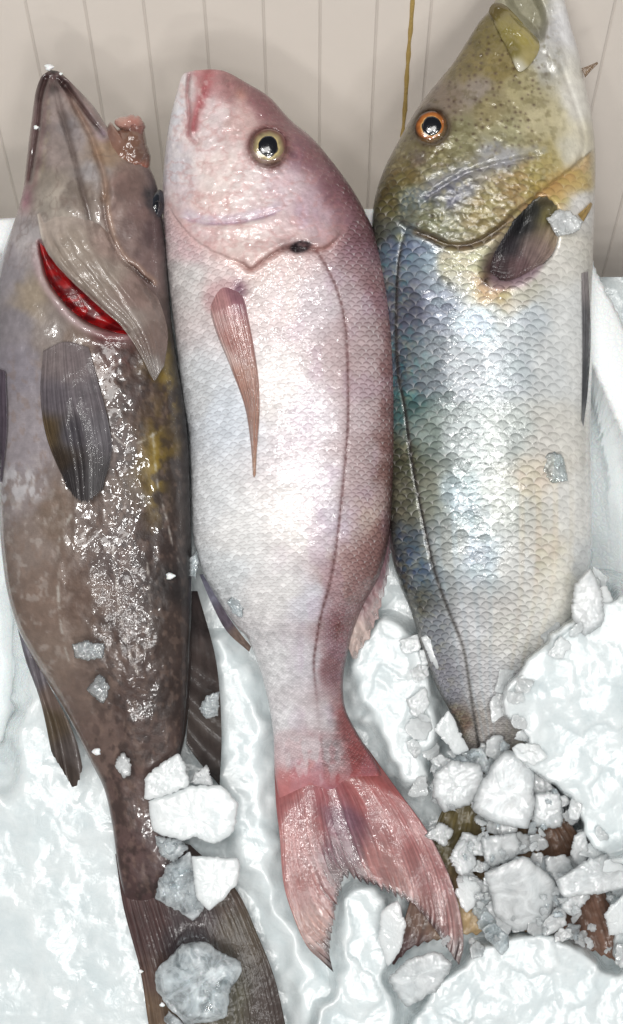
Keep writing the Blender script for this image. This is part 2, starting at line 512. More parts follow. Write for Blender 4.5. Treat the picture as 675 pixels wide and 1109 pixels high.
def body(parent, mat, st, zc, hf, bf, relief, paint, nsc, q=.85, sat=1.0, gain=1.0, ns=620, na=190, nb=26):
    """closed fish body lofted through stations (left x, y, right x, y); relief and pigment are functions of the place on the fish"""
    st = np.asarray(st, float)
    C = cr(np.c_[(st[:, 0] + st[:, 2]) / 2, (st[:, 1] + st[:, 3]) / 2, st], ns)
    Lx, Ly, Rx, Ry = C[:, 2], C[:, 3], C[:, 4], C[:, 5]
    s = np.linspace(0, 1, ns)
    hw = np.hypot(Rx - Lx, Ry - Ly) / 2
    ph = np.linspace(-math.pi / 2, math.pi / 2, na)
    a = np.sin(ph)
    cosq = np.clip(np.cos(ph), 0, 1) ** q
    mx, my = (Lx + Rx) / 2, (Ly + Ry) / 2
    px = mx[:, None] + a * (Rx - Lx)[:, None] / 2
    py = my[:, None] + a * (Ry - Ly)[:, None] / 2
    hh = hf(s) * hw
    z = zc(s)[:, None] + hh[:, None] * cosq
    inside = cosq ** .5 * smooth(0, .01, s)[:, None]
    z = z + relief(px, py) * inside
    # lower side
    phb = np.linspace(math.pi / 2, 3 * math.pi / 2, nb + 2)[1:-1]
    ab = np.sin(phb)
    pxb = mx[:, None] + ab * (Rx - Lx)[:, None] / 2
    pyb = my[:, None] + ab * (Ry - Ly)[:, None] / 2
    zb = zc(s)[:, None] - np.minimum(bf(s), .5 * hw)[:, None] * np.abs(np.cos(phb)) ** .8
    PX = np.hstack([px, pxb]); PY = np.hstack([py, pyb]); Z = np.hstack([z, zb])
    m = na + nb
    V = W(PX, PY, Z).reshape(-1, 3)
    faces = grid_faces(ns, m, True)
    # end caps
    faces_l = faces
    col, msk = paint(px, py, a[None, :] + 0 * px, s[:, None] + 0 * px)
    lum = (col * [.3, .55, .15]).sum(-1, keepdims=True); col = (lum + (col - lum) * sat) * gain
    colb = np.repeat(col[:, :1], nb, 1); t = np.linspace(0, 1, nb)[None, :, None]
    colb = col[:, -1:] * (1 - t) + col[:, :1] * t
    mskb = msk[:, -1:] * (1 - t) + msk[:, :1] * t
    CC = lin(np.concatenate([col, colb], 1)).reshape(-1, 3)
    MM = np.concatenate([msk, mskb], 1).reshape(-1, 3)
    # scale lattice: rows keep their count across the flank, so scales shrink with the body
    dl = np.r_[0, np.hypot(np.diff(mx), np.diff(my))]
    v = -np.cumsum(dl / np.maximum(hw, 18)) * nsc / 2
    arc = np.cumsum(np.r_[0, np.hypot(np.diff(a), .55 * np.diff(np.cos(ph)))]); arc = arc / arc[-1]
    U = np.hstack([np.repeat(arc[None] * nsc, ns, 0), np.repeat(((1 + .6 * np.linspace(0, 1, nb))[None]) * nsc, ns, 0)])
    # rows bow a little, and every row of the fish starts behind the gill
    Vv = np.repeat(v[:, None], m, 1)
    Vv[:, :na] += .12 * nsc * (a[None] ** 2) * .5
    uv = np.stack([U, Vv], -1).reshape(-1, 2)
    o = mesh_obj('body', V, faces_l, mat, None, CC, MM, uv)
    rebase(o, parent)
    return o, Surf(px, py, z)


def coons(parent, name, mat, c0, c1, d0, d1, zf, paint, rays=30, nu=90, nv=120, thick=2.0, teeth=0.0, tseed=0, skin=False, clear=0.0):
    """a fin: base curve c0, outer curve c1 (both left to right), left edge d0 and right edge d1 (base to tip)"""
    u = np.linspace(0, 1, nu); v = np.linspace(0, 1, nv)
    C0, C1, D0, D1 = cr(c0, nu), cr(c1, nu), cr(d0, nv), cr(d1, nv)
    C0[0] = D0[0]; C0[-1] = D1[0]
    UU, VV = np.meshgrid(u, v)
    P = ((1 - VV)[..., None] * C0[None] + VV[..., None] * C1[None] + (1 - UU)[..., None] * D0[:, None] + UU[..., None] * D1[:, None]
         - ((1 - UU) * (1 - VV))[..., None] * C0[0] - (UU * (1 - VV))[..., None] * C0[-1] - ((1 - UU) * VV)[..., None] * D0[-1] - (UU * VV)[..., None] * D1[-1])
    if teeth:
        tw = (hash2(np.floor(u * rays), np.zeros(nu), 5 + tseed) * .7 + .3) * (1 - np.abs((u * rays) % 1 - .5) * 2)
        ext = (C1 - C0); ext /= np.linalg.norm(ext, axis=1)[:, None] + 1e-6
        P += (smooth(.8, 1, VV) * (tw - .4)[None] * teeth)[..., None] * ext[None]
    px, py = P[..., 0], P[..., 1]
    z = zf(px, py, UU, VV)
    col = paint(px, py, UU, VV)
    lum = (col * [.3, .55, .15]).sum(-1, keepdims=True); col = lum + (col - lum) * .72; col = col * .95
    edge = np.minimum(np.minimum(UU, 1 - UU) * 12, (1 - VV) * 14).clip(0, 1)
    th = thick * (.25 + .75 * edge)
    Vt = W(px, py, z).reshape(-1, 3); Vb = W(px, py, z - th).reshape(-1, 3)
    n = nu * nv
    ft = grid_faces(nv, nu); fb = ft[:, ::-1] + n
    ring = np.r_[np.arange(nu), nu - 1 + nu * np.arange(1, nv), n - 2 - np.arange(nu - 1), nu * np.arange(nv - 2, 0, -1)]
    nx = np.roll(ring, -1)
    fs = np.stack([ring, ring + n, nx + n, nx], 1)
    uv = np.stack([UU * rays, VV], -1).reshape(-1, 2)
    CC = lin(col).reshape(-1, 3)
    mk = np.stack([clear * smooth(.15, .9, VV), 0 * VV, 0 * VV], -1).reshape(-1, 3) if not skin else np.stack([0 * VV, .03 + 0 * VV, .8 + 0 * VV], -1).reshape(-1, 3)
    o = mesh_obj(name, np.vstack([Vt, Vb]), np.vstack([ft[:, ::-1], fb[:, ::-1], fs[:, ::-1]]), mat, None, np.vstack([CC, CC]), np.vstack([mk, mk]), np.vstack([uv, uv]))
    if parent is not None:
        rebase(o, parent)
    return o


def stone(name, mat, outline, z0, thick, seed=0, rough=1.2, facet=.12, flat=.35, tilt=(0, 0), parent=None, colf=None, nang=150, nr=26, ragged=1.2, drape=None, cell=None, soft=False):
    """a lump or a flake with a given outline: domed, faceted top, ragged rim, a real underside"""
    O = np.asarray(outline, float)
    c = O.mean(0)
    P = cr(O, 400, True) if ragged < 5 else O
    # straighter sides than a spline: mix the polygon itself
    Q = np.vstack([O, O[:1]]); d = np.r_[0, np.cumsum(np.hypot(*np.diff(Q, axis=0).T))]
    qq = np.linspace(0, d[-1], 400); Pl = P if soft else .65 * np.stack([np.interp(qq, d, Q[:, k]) for k in (0, 1)], 1) + .35 * cr(np.vstack([O, O[:1]]), 400)
    ang = np.unwrap(np.arctan2(Pl[:, 1] - c[1], Pl[:, 0] - c[0])); rad = np.hypot(Pl[:, 0] - c[0], Pl[:, 1] - c[1])
    if ang[-1] < ang[0]:
        ang = ang[::-1]; rad = rad[::-1]
    ang = ang - ang[0]; order = np.argsort(ang)
    a0 = math.atan2(Pl[0, 1] - c[1], Pl[0, 0] - c[0])
    th = np.linspace(0, 2 * math.pi, nang, endpoint=False)
    a_abs = np.mod(np.arctan2(Pl[:, 1] - c[1], Pl[:, 0] - c[0]), 2 * math.pi)
    od = np.argsort(a_abs)
    aa = np.r_[a_abs[od] - 2 * math.pi, a_abs[od], a_abs[od] + 2 * math.pi]; rr = np.tile(rad[od], 3)
    R = np.interp(th, aa, rr)
    R = R + ragged * (fbm(np.cos(th) * 2.6 + seed, np.sin(th) * 2.6, seed, 3) - .5) * 3.5 + ragged * (.35 if soft else 1.0) * (fbm(np.cos(th) * 9 + seed, np.sin(th) * 9 + 3, seed + 7, 3) - .5) * 1.5 * min(1.6, R.mean() / 14)
    t = np.sin(np.linspace(0, 1, nr) * math.pi / 2)
    px = c[0] + np.outer(t, R * np.cos(th)); py = c[1] + np.outer(t, R * np.sin(th))
    size = R.mean()
    prof = (1 - t[:, None] ** (2 / max(flat, .05))).clip(0, 1) ** .5
    fc, _ = facets(px, py, cell or max(size * .7, 5), seed + 11, facet * 2, thick * .12 * min(1, facet / .1))
    rg = (fbm(px / 7, py / 7, seed + 5) - .5) * rough * 2
    base = z0 + tilt[0] * (px - c[0]) + tilt[1] * (py - c[1])
    if drape is not None:
        base = base + drape(px, py)
    zt = base + thick * prof * .5 + (fc + rg) * prof
    zb = base - thick * prof * .5 - rg * prof * .5
    V = np.vstack([W(px, py, zt).reshape(-1, 3), W(px[:-1], py[:-1], zb[:-1]).reshape(-1, 3)])
    nt = nr * nang
    ft = grid_faces(nr, nang, True)
    idb = lambda i: np.where(i == nr - 1, 0, nt)
    i, j = np.meshgrid(np.arange(nr - 1), np.arange(nang), indexing='ij'); j2 = (j + 1) % nang
    q0 = nt + i * nang + j; q1 = nt + i * nang + j2
    nxt = np.where(i + 1 == nr - 1, (nr - 1) * nang, nt + (i + 1) * nang)
    fb = np.stack([q0, nxt + j, nxt + j2, q1], -1).reshape(-1, 4)
    col = None
    if colf is not None:
        cc = lin(colf(px, py)).reshape(-1, 3); col = np.vstack([cc, cc[:len(V) - nt]])
    rim = np.repeat(t[:, None], nang, 1).ravel(); rim = np.r_[rim, rim[:len(V) - nt]]
    o = mesh_obj(name, V, np.vstack([ft, fb]), mat, None, col, np.stack([rim, rim, rim], -1))
    if parent is not None:
        rebase(o, parent)
    return o


def eyeball(parent, cx, cy, z, rx, ry, rot, bulge, rings, pupil_r, pupil_off=(0, 0), tiltz=(0, 0)):
    n, m = 40, 72
    t = np.linspace(0, 1, n); th = np.linspace(0, 2 * math.pi, m, endpoint=False)
    T, TH = np.meshgrid(t, th, indexing='ij')
    ex, ey = rx * T * np.cos(TH), ry * T * np.sin(TH)
    c, s_ = math.cos(rot), math.sin(rot)
    dx, dy = ex * c - ey * s_, ex * s_ + ey * c
    zz = z + bulge * np.sqrt(np.clip(1 - (T * .97) ** 2, 0, 1)) + tiltz[0] * dx + tiltz[1] * dy
    col = np.zeros(T.shape + (3,))
    rk = [r[0] for r in rings]
    for k in range(3):
        col[..., k] = np.interp(np.clip(T + .11 * (fbm(np.cos(TH) * 1.6 + cx, np.sin(TH) * 1.6, 5, 3) - .5) * 2 * smooth(.3, .6, T) * smooth(1.02, .9, T), 0, 1), rk, [r[1][k] / 255 for r in rings])
    col *= (.85 + .3 * fbm(np.cos(TH) * 4 + 7 * T, np.sin(TH) * 4, 9))[..., None]
    V = W(cx + dx, cy + dy, zz).reshape(-1, 3)
    # back of the ball
    V2 = W(cx + dx[-1], cy + dy[-1], zz[-1] - 8)
    V = np.vstack([V, V2])
    f = grid_faces(n, m, True)
    k = np.arange(m); f2 = np.stack([(n - 1) * m + k, (n - 1) * m + (k + 1) % m, n * m + (k + 1) % m, n * m + k], 1)
    cl = lin(col).reshape(-1, 3); cl = np.vstack([cl, cl[-m:]])
    e = mesh_obj('eye', V, np.vstack([f, f2])[:, ::-1], M['eye'], None, cl)
    rebase(e, parent)
    # pupil: a low lens of its own
    n2 = 14
    t2 = np.linspace(0, 1, n2); T2, H2 = np.meshgrid(t2, th, indexing='ij')
    T2r = T2; T2 = T2 * (1 + .10 * (fbm(np.cos(H2) * 1.5 + cy, np.sin(H2) * 1.5, 8, 2) - .5) * 2)
    qx = pupil_off[0] + pupil_r * T2 * np.cos(H2); qy = pupil_off[1] + pupil_r * 1.05 * T2 * np.sin(H2); T2 = T2r
    rr = np.sqrt((qx / rx) ** 2 + (qy / ry) ** 2)
    zp = z + bulge * np.sqrt(np.clip(1 - (rr * .97) ** 2, 0, 1)) + tiltz[0] * qx + tiltz[1] * qy + .5 + 1.0 * np.sqrt(1 - T2 ** 2) - 1.2 * (T2 > .98)
    pc = lin(rgb(9, 11, 18) + np.zeros(T2.shape + (3,)) + (np.clip(T2 - .6, 0, 1) * .05)[..., None]).reshape(-1, 3)
    p = mesh_obj('pupil', W(cx + qx, cy + qy, zp).reshape(-1, 3), grid_faces(n2, m, True)[:, ::-1], M['eye'], None, pc)
    p.parent = e
    return e


# =================================================================== the pink fish in the middle
def build_bream():
    base = W(300, 450, 5)
    root = empty('sea_bream', base, 'pink and silver fish with a red forked tail, lying in the middle', 'fish', 'whole fish laid on ice')
    ST = [(212, 76, 214, 76), (199, 80, 230, 75), (193, 95, 246, 78), (185, 125, 268, 90), (180, 155, 292, 105), (177, 185, 315, 130), (176, 208, 339, 150),
          (177, 237, 364, 180), (179, 262, 385, 210), (181, 290, 402, 243), (185, 324, 414, 276), (190, 365, 424, 318), (195, 404, 430, 365), (200, 440, 432, 415),
          (205, 470, 431, 450), (207, 510, 429, 490), (208, 550, 426, 530), (210, 585, 421, 585), (220, 620, 411, 624), (238, 653, 394, 655), (256, 678, 384, 680),
          (270, 695, 378, 702), (283, 730, 372, 735), (291, 762, 374, 766), (296, 795, 385, 790), (297, 825, 397, 810), (299, 845, 406, 824), (302, 862, 414, 842), (308, 884, 416, 866)]
    zc = lambda s: 30 - 13 * smooth(.6, .95, s) - 9 * smooth(.95, 1, s)
    hf = lambda s: np.interp(s, [0, .03, .1, .25, .5, .75, .88, .94, 1], [.15, .45, .55, .55, .55, .55, .46, .22, .03])
    bf = lambda s: np.full(s.shape, 24.0)
    GILL = [(372, 250), (352, 268), (328, 268), (310, 268), (290, 278), (272, 291), (262, 284), (240, 276), (215, 262), (196, 243), (182, 222)]
    PRE = [(205, 238), (225, 242), (255, 241), (280, 236), (297, 231)]
    LIP = [(226, 77), (223, 92), (217, 112), (211, 130), (209, 140)]
    JAW = [(205, 80), (203, 100), (205, 122), (204, 146), (213, 155)]
    LAT = [(338, 266), (350, 282), (365, 313), (374, 350), (377, 404), (377, 458), (373, 512), (367, 570), (359, 624), (348, 666), (342, 700), (340, 721), (343, 755), (346, 790)]

    def relief(x, y):
        d, sd, t = pdist(x, y, GILL)
        z = 7 * np.exp(-np.abs(sd) / 26) * (sd > 0) * smooth(0, .06, t) * smooth(1, .92, t) * (1 - .45 * smooth(.5, .65, t)) - 4 * gauss(d, 3.5) * (1 - .85 * smooth(.5, .62, t)) * (1 - .8 * smooth(.12, .02, t))
        d, sd, t = pdist(x, y, PRE)
        z += -2.6 * gauss(d, 2.6) + 2.0 * gauss(sd - 7, 6)
        d, _, t = pdist(x, y, LIP)
        z += 3.0 * gauss(d, 6) * (1 - .3 * t)
        d, _, _ = pdist(x, y, JAW)
        z += -4.5 * gauss(d, 2.6)
        d, sd, _ = pdist(x, y, [(217, 112), (211, 133), (212, 148), (220, 155)])
        z += -2 * gauss(d, 2)
        de = np.hypot((x - 291), (y - 159))
        z += 3.5 * gauss(de - 23, 5) - 9 * smooth(22, 14, de)
        z += 1.6 * gauss(np.hypot(x - 246, y - 132) - 7, 2.5) - 6 * gauss(np.hypot((x - 326) / 1.7, y - 267), 6)
        d, _, _ = pdist(x, y, LAT); z += -.5 * gauss(d, 2)
        hd = smooth(20, -30, pdist(x, y, GILL)[1] * -1)
        # bony crinkles of the head
        cr1 = np.abs(fbm(x / 16, y / 12, 5, 4) - .5) * 2
        z += -.5 * gauss(cr1, .12) * hd * smooth(75, 110, y) + (facets(x, y, 6, 5, .12, .25)[0]) * hd + (fbm(x / 3, y / 3, 33, 2) - .5) * .7 * hd
        z += (fbm(x / 30, y / 30, 8) - .5) * 2.0
        # fin pocket
        z += -5 * gauss(np.hypot(x - 263, y - 313), 6)
        return z
    CT = [(185, 125, 208, 208, 216), (180, 180, 206, 200, 208), (203, 90, 212, 205, 205), (222, 85, 190, 120, 122), (250, 88, 150, 92, 92), (290, 110, 148, 88, 92), (330, 150, 130, 76, 86), (370, 200, 136, 86, 98),
          (395, 240, 150, 108, 118), (215, 140, 220, 198, 198), (240, 120, 220, 196, 197), (262, 130, 205, 165, 160), (240, 190, 228, 206, 200), (230, 225, 222, 188, 182), (265, 200, 228, 208, 206), (300, 205, 212, 186, 192), (335, 225, 190, 156, 168),
          (260, 262, 222, 196, 190), (310, 250, 218, 186, 184), (205, 258, 216, 180, 184), (192, 215, 212, 190, 194), (200, 300, 208, 202, 200), (235, 300, 222, 198, 196), (300, 320, 220, 202, 200), (290, 290, 216, 190, 184), (350, 330, 206, 190, 196), (390, 330, 190, 164, 170), (413, 320, 150, 104, 106),
          (424, 365, 146, 98, 96), (426, 400, 146, 96, 94), (424, 440, 146, 98, 96), (422, 520, 148, 102, 96), (402, 400, 192, 166, 168), (400, 365, 192, 166, 168), (402, 440, 192, 166, 168), (402, 490, 192, 166, 168), (400, 525, 192, 166, 168), (210, 430, 214, 218, 222), (240, 450, 214, 222, 232), (300, 420, 232, 224, 221), (340, 450, 222, 211, 218), (388, 450, 204, 182, 186),
          (422, 480, 146, 98, 94), (220, 540, 224, 227, 230), (260, 580, 234, 233, 232), (320, 560, 238, 232, 228), (350, 520, 226, 216, 222), (365, 560, 206, 194, 206), (398, 560, 198, 170, 160), (416, 575, 152, 104, 96), (412, 605, 150, 100, 94), (240, 620, 222, 227, 230),
          (300, 640, 236, 233, 232), (340, 650, 220, 218, 228), (374, 640, 186, 146, 142), (390, 645, 146, 92, 90), (384, 672, 142, 80, 78), (300, 720, 232, 231, 233), (335, 720, 222, 217, 225), (364, 720, 170, 118, 124),
          (310, 780, 230, 227, 230), (350, 780, 226, 217, 221), (376, 785, 180, 92, 92), (315, 815, 214, 186, 190), (350, 812, 214, 172, 178), (388, 815, 188, 86, 86), (320, 845, 196, 104, 104), (380, 845, 186, 84, 86), (330, 875, 190, 94, 96), (370, 870, 160, 86, 100), (400, 860, 190, 84, 84)]

    def paint(x, y, a, s):
        c = idw(x, y, CT, 5, 3)
        f = fbm(x / 9, y / 14, 21)
        c = mixc(c, rgb(214, 150, 150), .25 * smooth(.52, .72, f) * smooth(330, 240, y) * smooth(190, 215, x))
        c = mixc(c, rgb(190, 150, 185), .22 * smooth(.5, .7, fbm(x / 20, y / 30, 31)) * smooth(280, 340, x))
        d, sd, t = pdist(x, y, LAT)
        bead = .75 + .25 * np.sin(t * 420 + 5 * fbm(t * 40, t * 0, 3))
        c = mixc(c, rgb(104, 56, 56), .8 * gauss(d, 1.6) * bead * smooth(1, .8, t) + .12 * gauss(d, 6))
        d, sd, t = pdist(x, y, GILL)
        c = mixc(c, rgb(120, 60, 52), .8 * gauss(d, 2.6) * smooth(.02, .1, t) * smooth(.62, .5, t))
        c = mixc(c, rgb(205, 150, 140), .4 * gauss(sd, 9))
        c = mixc(c, rgb(38, 22, 28), .95 * smooth(8, 4.5, np.hypot((x - 326) / 1.7, y - 267 + (x - 326) * .2)) + .4 * gauss(np.hypot((x - 318) / 2.6, y - 266), 8))
        c = mixc(c, rgb(196, 150, 152), .8 * pmask(x, y, [(220, 322), (232, 306), (254, 302), (266, 314), (262, 334), (230, 340)], 6)); c = mixc(c, rgb(128, 84, 108), .8 * gauss(np.hypot(x - 259, (y - 314) / 1.5), 7))
        d, _, _ = pdist(x, y, LIP)
        c = mixc(c, rgb(176, 72, 78), .9 * gauss(d, 6.0))
        d, _, _ = pdist(x, y, JAW)
        c = mixc(c, rgb(150, 82, 84), .65 * gauss(d, 2.4))
        d, sd, t = pdist(x, y, PRE)
        c = mixc(c, rgb(150, 108, 132), .75 * gauss(d, 2.0))
        c = mixc(c, rgb(196, 176, 200), .6 * gauss(sd + 5, 5))
        de = np.hypot((x - 291), (y - 159))
        c = mixc(c, rgb(96, 48, 44), .8 * gauss(de - 21, 4) + .5 * gauss(np.hypot(x - 297, y - 178), 8))
        c = mixc(c, rgb(196, 128, 96), .5 * gauss(np.hypot(x - 262, y - 102), 7))
        cr1 = np.abs(fbm(x / 16, y / 12, 5, 4) - .5) * 2
        hd = smooth(10, -30, -sd * 0 + 0) if False else (pdist(x, y, GILL)[1] > 0)
        c = mixc(c, rgb(196, 128, 124), .38 * gauss(cr1, .09) * hd * smooth(1.02, .9, np.abs(a)))
        c = mixc(c, rgb(110, 56, 64), .55 * smooth(.55, .95, a) * smooth(.02, .06, s) * smooth(.34, .26, s))
        c = mixc(c, rgb(226, 214, 210), .35 * smooth(.5, .7, fbm(x / 7, y / 6, 81, 3)) * smooth(.5, .1, a) * smooth(300, 260, y))
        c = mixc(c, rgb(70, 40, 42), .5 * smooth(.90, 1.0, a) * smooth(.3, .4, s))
        g = pdist(x, y, GILL)[1]
        body_m = smooth(4, -8, g)
        nape = smooth(0, 30, pdist(x, y, [(318, 120), (335, 170), (352, 215), (372, 250)])[1] * -1)
        sc = np.maximum(body_m, .8 * nape)
        sc = np.maximum(sc, .18)
        lat_sd = pdist(x, y, LAT)[1]
        c = mixc(c, rgb(216, 204, 208), .75 * smooth(.42, .6, fbm(x / 6, y / 13, 111, 3) + .12 * smooth(840, 790, y)) * smooth(790, 805, y) * smooth(862, 815, y) * smooth(-.95, -.6, a) * smooth(.7, .3, a))
        sc = sc * smooth(860, 820, y) * (.6 + .4 * smooth(5, -25, lat_sd))
        met = .03 + .05 * sc
        w = .45 + .35 * (1 - sc)
        return c, np.stack([sc, met.clip(0, 1), w], -1)
    b, sf = body(root, M['bream'], ST, zc, hf, bf, relief, paint, 27, q=.82, sat=.72, gain=1.0)
    FISH['bream'] = sf
    eyeball(root, 291, 159, float(sf(291, 159)) + 2.5, 20, 19.5, .5, 4,
            [(0, (30, 30, 36)), (.5, (40, 38, 38)), (.57, (190, 172, 118)), (.66, (150, 136, 100)), (.78, (126, 110, 84)), (.9, (98, 72, 60)), (1, (104, 68, 66))], 10.8, (-.5, -1), (-.05, .02))
    # pectoral fin
    CF = [(240, 330, 206, 136, 136), (235, 345, 210, 156, 150), (255, 370, 190, 118, 108), (262, 420, 200, 134, 112), (240, 385, 224, 188, 178), (272, 470, 196, 124, 92), (276, 510, 206, 146, 110), (258, 320, 160, 96, 112)]
    pf = coons(root, 'pectoral_fin', M['fin_tan'], [(221, 320), (240, 306), (262, 303)], [(274, 514), (275, 517), (277.5, 514)],
               [(221, 320), (232, 359), (249, 400), (264, 440), (271, 480), (274, 514)], [(262, 303), (272, 350), (279, 390), (282, 420), (282, 454), (279, 490), (277.5, 514)],
               lambda x, y, u, v: sf(x, y) + 2.2 - 8 * smooth(.13, 0, v) + 5 * np.sin(np.pi * u) * (1 - v) ** .7 - 4 * smooth(.12, 0, u) - 4 * smooth(.9, 1, u), lambda x, y, u, v: idw(x, y, CF, 2, 5), rays=13, thick=2.5, clear=.75)
    # tail
    CTL = [(310, 850, 196, 98, 98), (350, 850, 186, 86, 92), (340, 900, 190, 98, 98), (368, 890, 142, 84, 106), (372, 925, 140, 84, 100), (400, 860, 190, 84, 82), (430, 900, 196, 102, 100), (330, 960, 202, 116, 110), (312, 920, 204, 116, 112),
           (460, 950, 192, 110, 108), (480, 1000, 176, 112, 108), (340, 1005, 198, 122, 104), (350, 1035, 150, 98, 88), (498, 1040, 84, 64, 64), (410, 930, 200, 118, 112), (375, 945, 120, 70, 74), (440, 965, 190, 116, 108), (390, 830, 176, 70, 66)]

    def tcol(x, y, u, v):
        c = idw(x, y, CTL, 4, 8)
        c = mixc(c, rgb(52, 32, 36), .95 * smooth(.945, .995, v) * (.5 + .5 * fbm(x / 5, y / 5, 3)) + .5 * smooth(.985, 1, u))
        c = mixc(c, rgb(222, 158, 150), .35 * smooth(.5, .75, fbm(u * 26, v * 3, 12)) * smooth(.1, .4, v))
        return c * .94
    tz = lambda x, y, u, v: 22 - 17 * smooth(.30, .04, v) - 5 * v + 6 * np.sin(np.pi * u) * (1 - v) - 7 * gauss(u - .47, .1) * (1 - v) ** .3 + 1.2 * np.sin(u * 19 + 1) * v + (fbm(x / 40, y / 60, 77, 2) - .5) * 6 * smooth(.2, .5, v)
    coons(root, 'tail_fin', M['fin_pink'], [(297, 826), (320, 812), (350, 806), (378, 800), (395, 806)],
          [(361, 1053), (357, 1030), (361, 1000), (367, 970), (376, 948), (389, 953), (414, 962), (444, 977), (463, 996), (480, 1020), (490, 1035), (499, 1047)],
          [(297, 826), (299, 870), (303, 906), (307, 955), (317, 990), (334, 1027), (361, 1053)],
          [(395, 806), (432, 857), (463, 900), (487, 949), (499, 990), (503, 1025), (499, 1047)], tz, tcol, rays=34, nu=200, nv=200, thick=3, teeth=9, clear=.35)
    # dorsal (right) and anal (left) fins, low along the body
    CD = [(395, 650, 150, 92, 98), (415, 610, 150, 100, 112), (408, 660, 196, 160, 156), (385, 690, 214, 180, 168)]
    coons(root, 'dorsal_fin', M['fin_tan'], [(421, 560), (412, 615), (390, 655), (376, 698)], [(424, 578), (420, 625), (405, 680), (383, 716)], [(421, 560), (424, 578)], [(376, 698), (383, 716)],
          lambda x, y, u, v: 26 - 6 * v + 0 * x, lambda x, y, u, v: idw(x, y, CD, 2, 4), rays=12, nu=90, nv=30, thick=2.5, teeth=6, clear=.7)
    CA = [(228, 640, 120, 118, 140), (245, 668, 92, 80, 96), (262, 690, 120, 96, 84)]
    coons(root, 'anal_fin', M['fin_dark'], [(272, 700), (256, 680), (240, 656), (220, 622)], [(270, 706), (246, 684), (230, 655), (216, 622)], [(272, 700), (270, 706)], [(220, 622), (216, 622)],
          lambda x, y, u, v: 24 - 4 * v + 0 * x, lambda x, y, u, v: idw(x, y, CA, 2, 4), rays=9, nu=80, nv=24, thick=3)
    return root


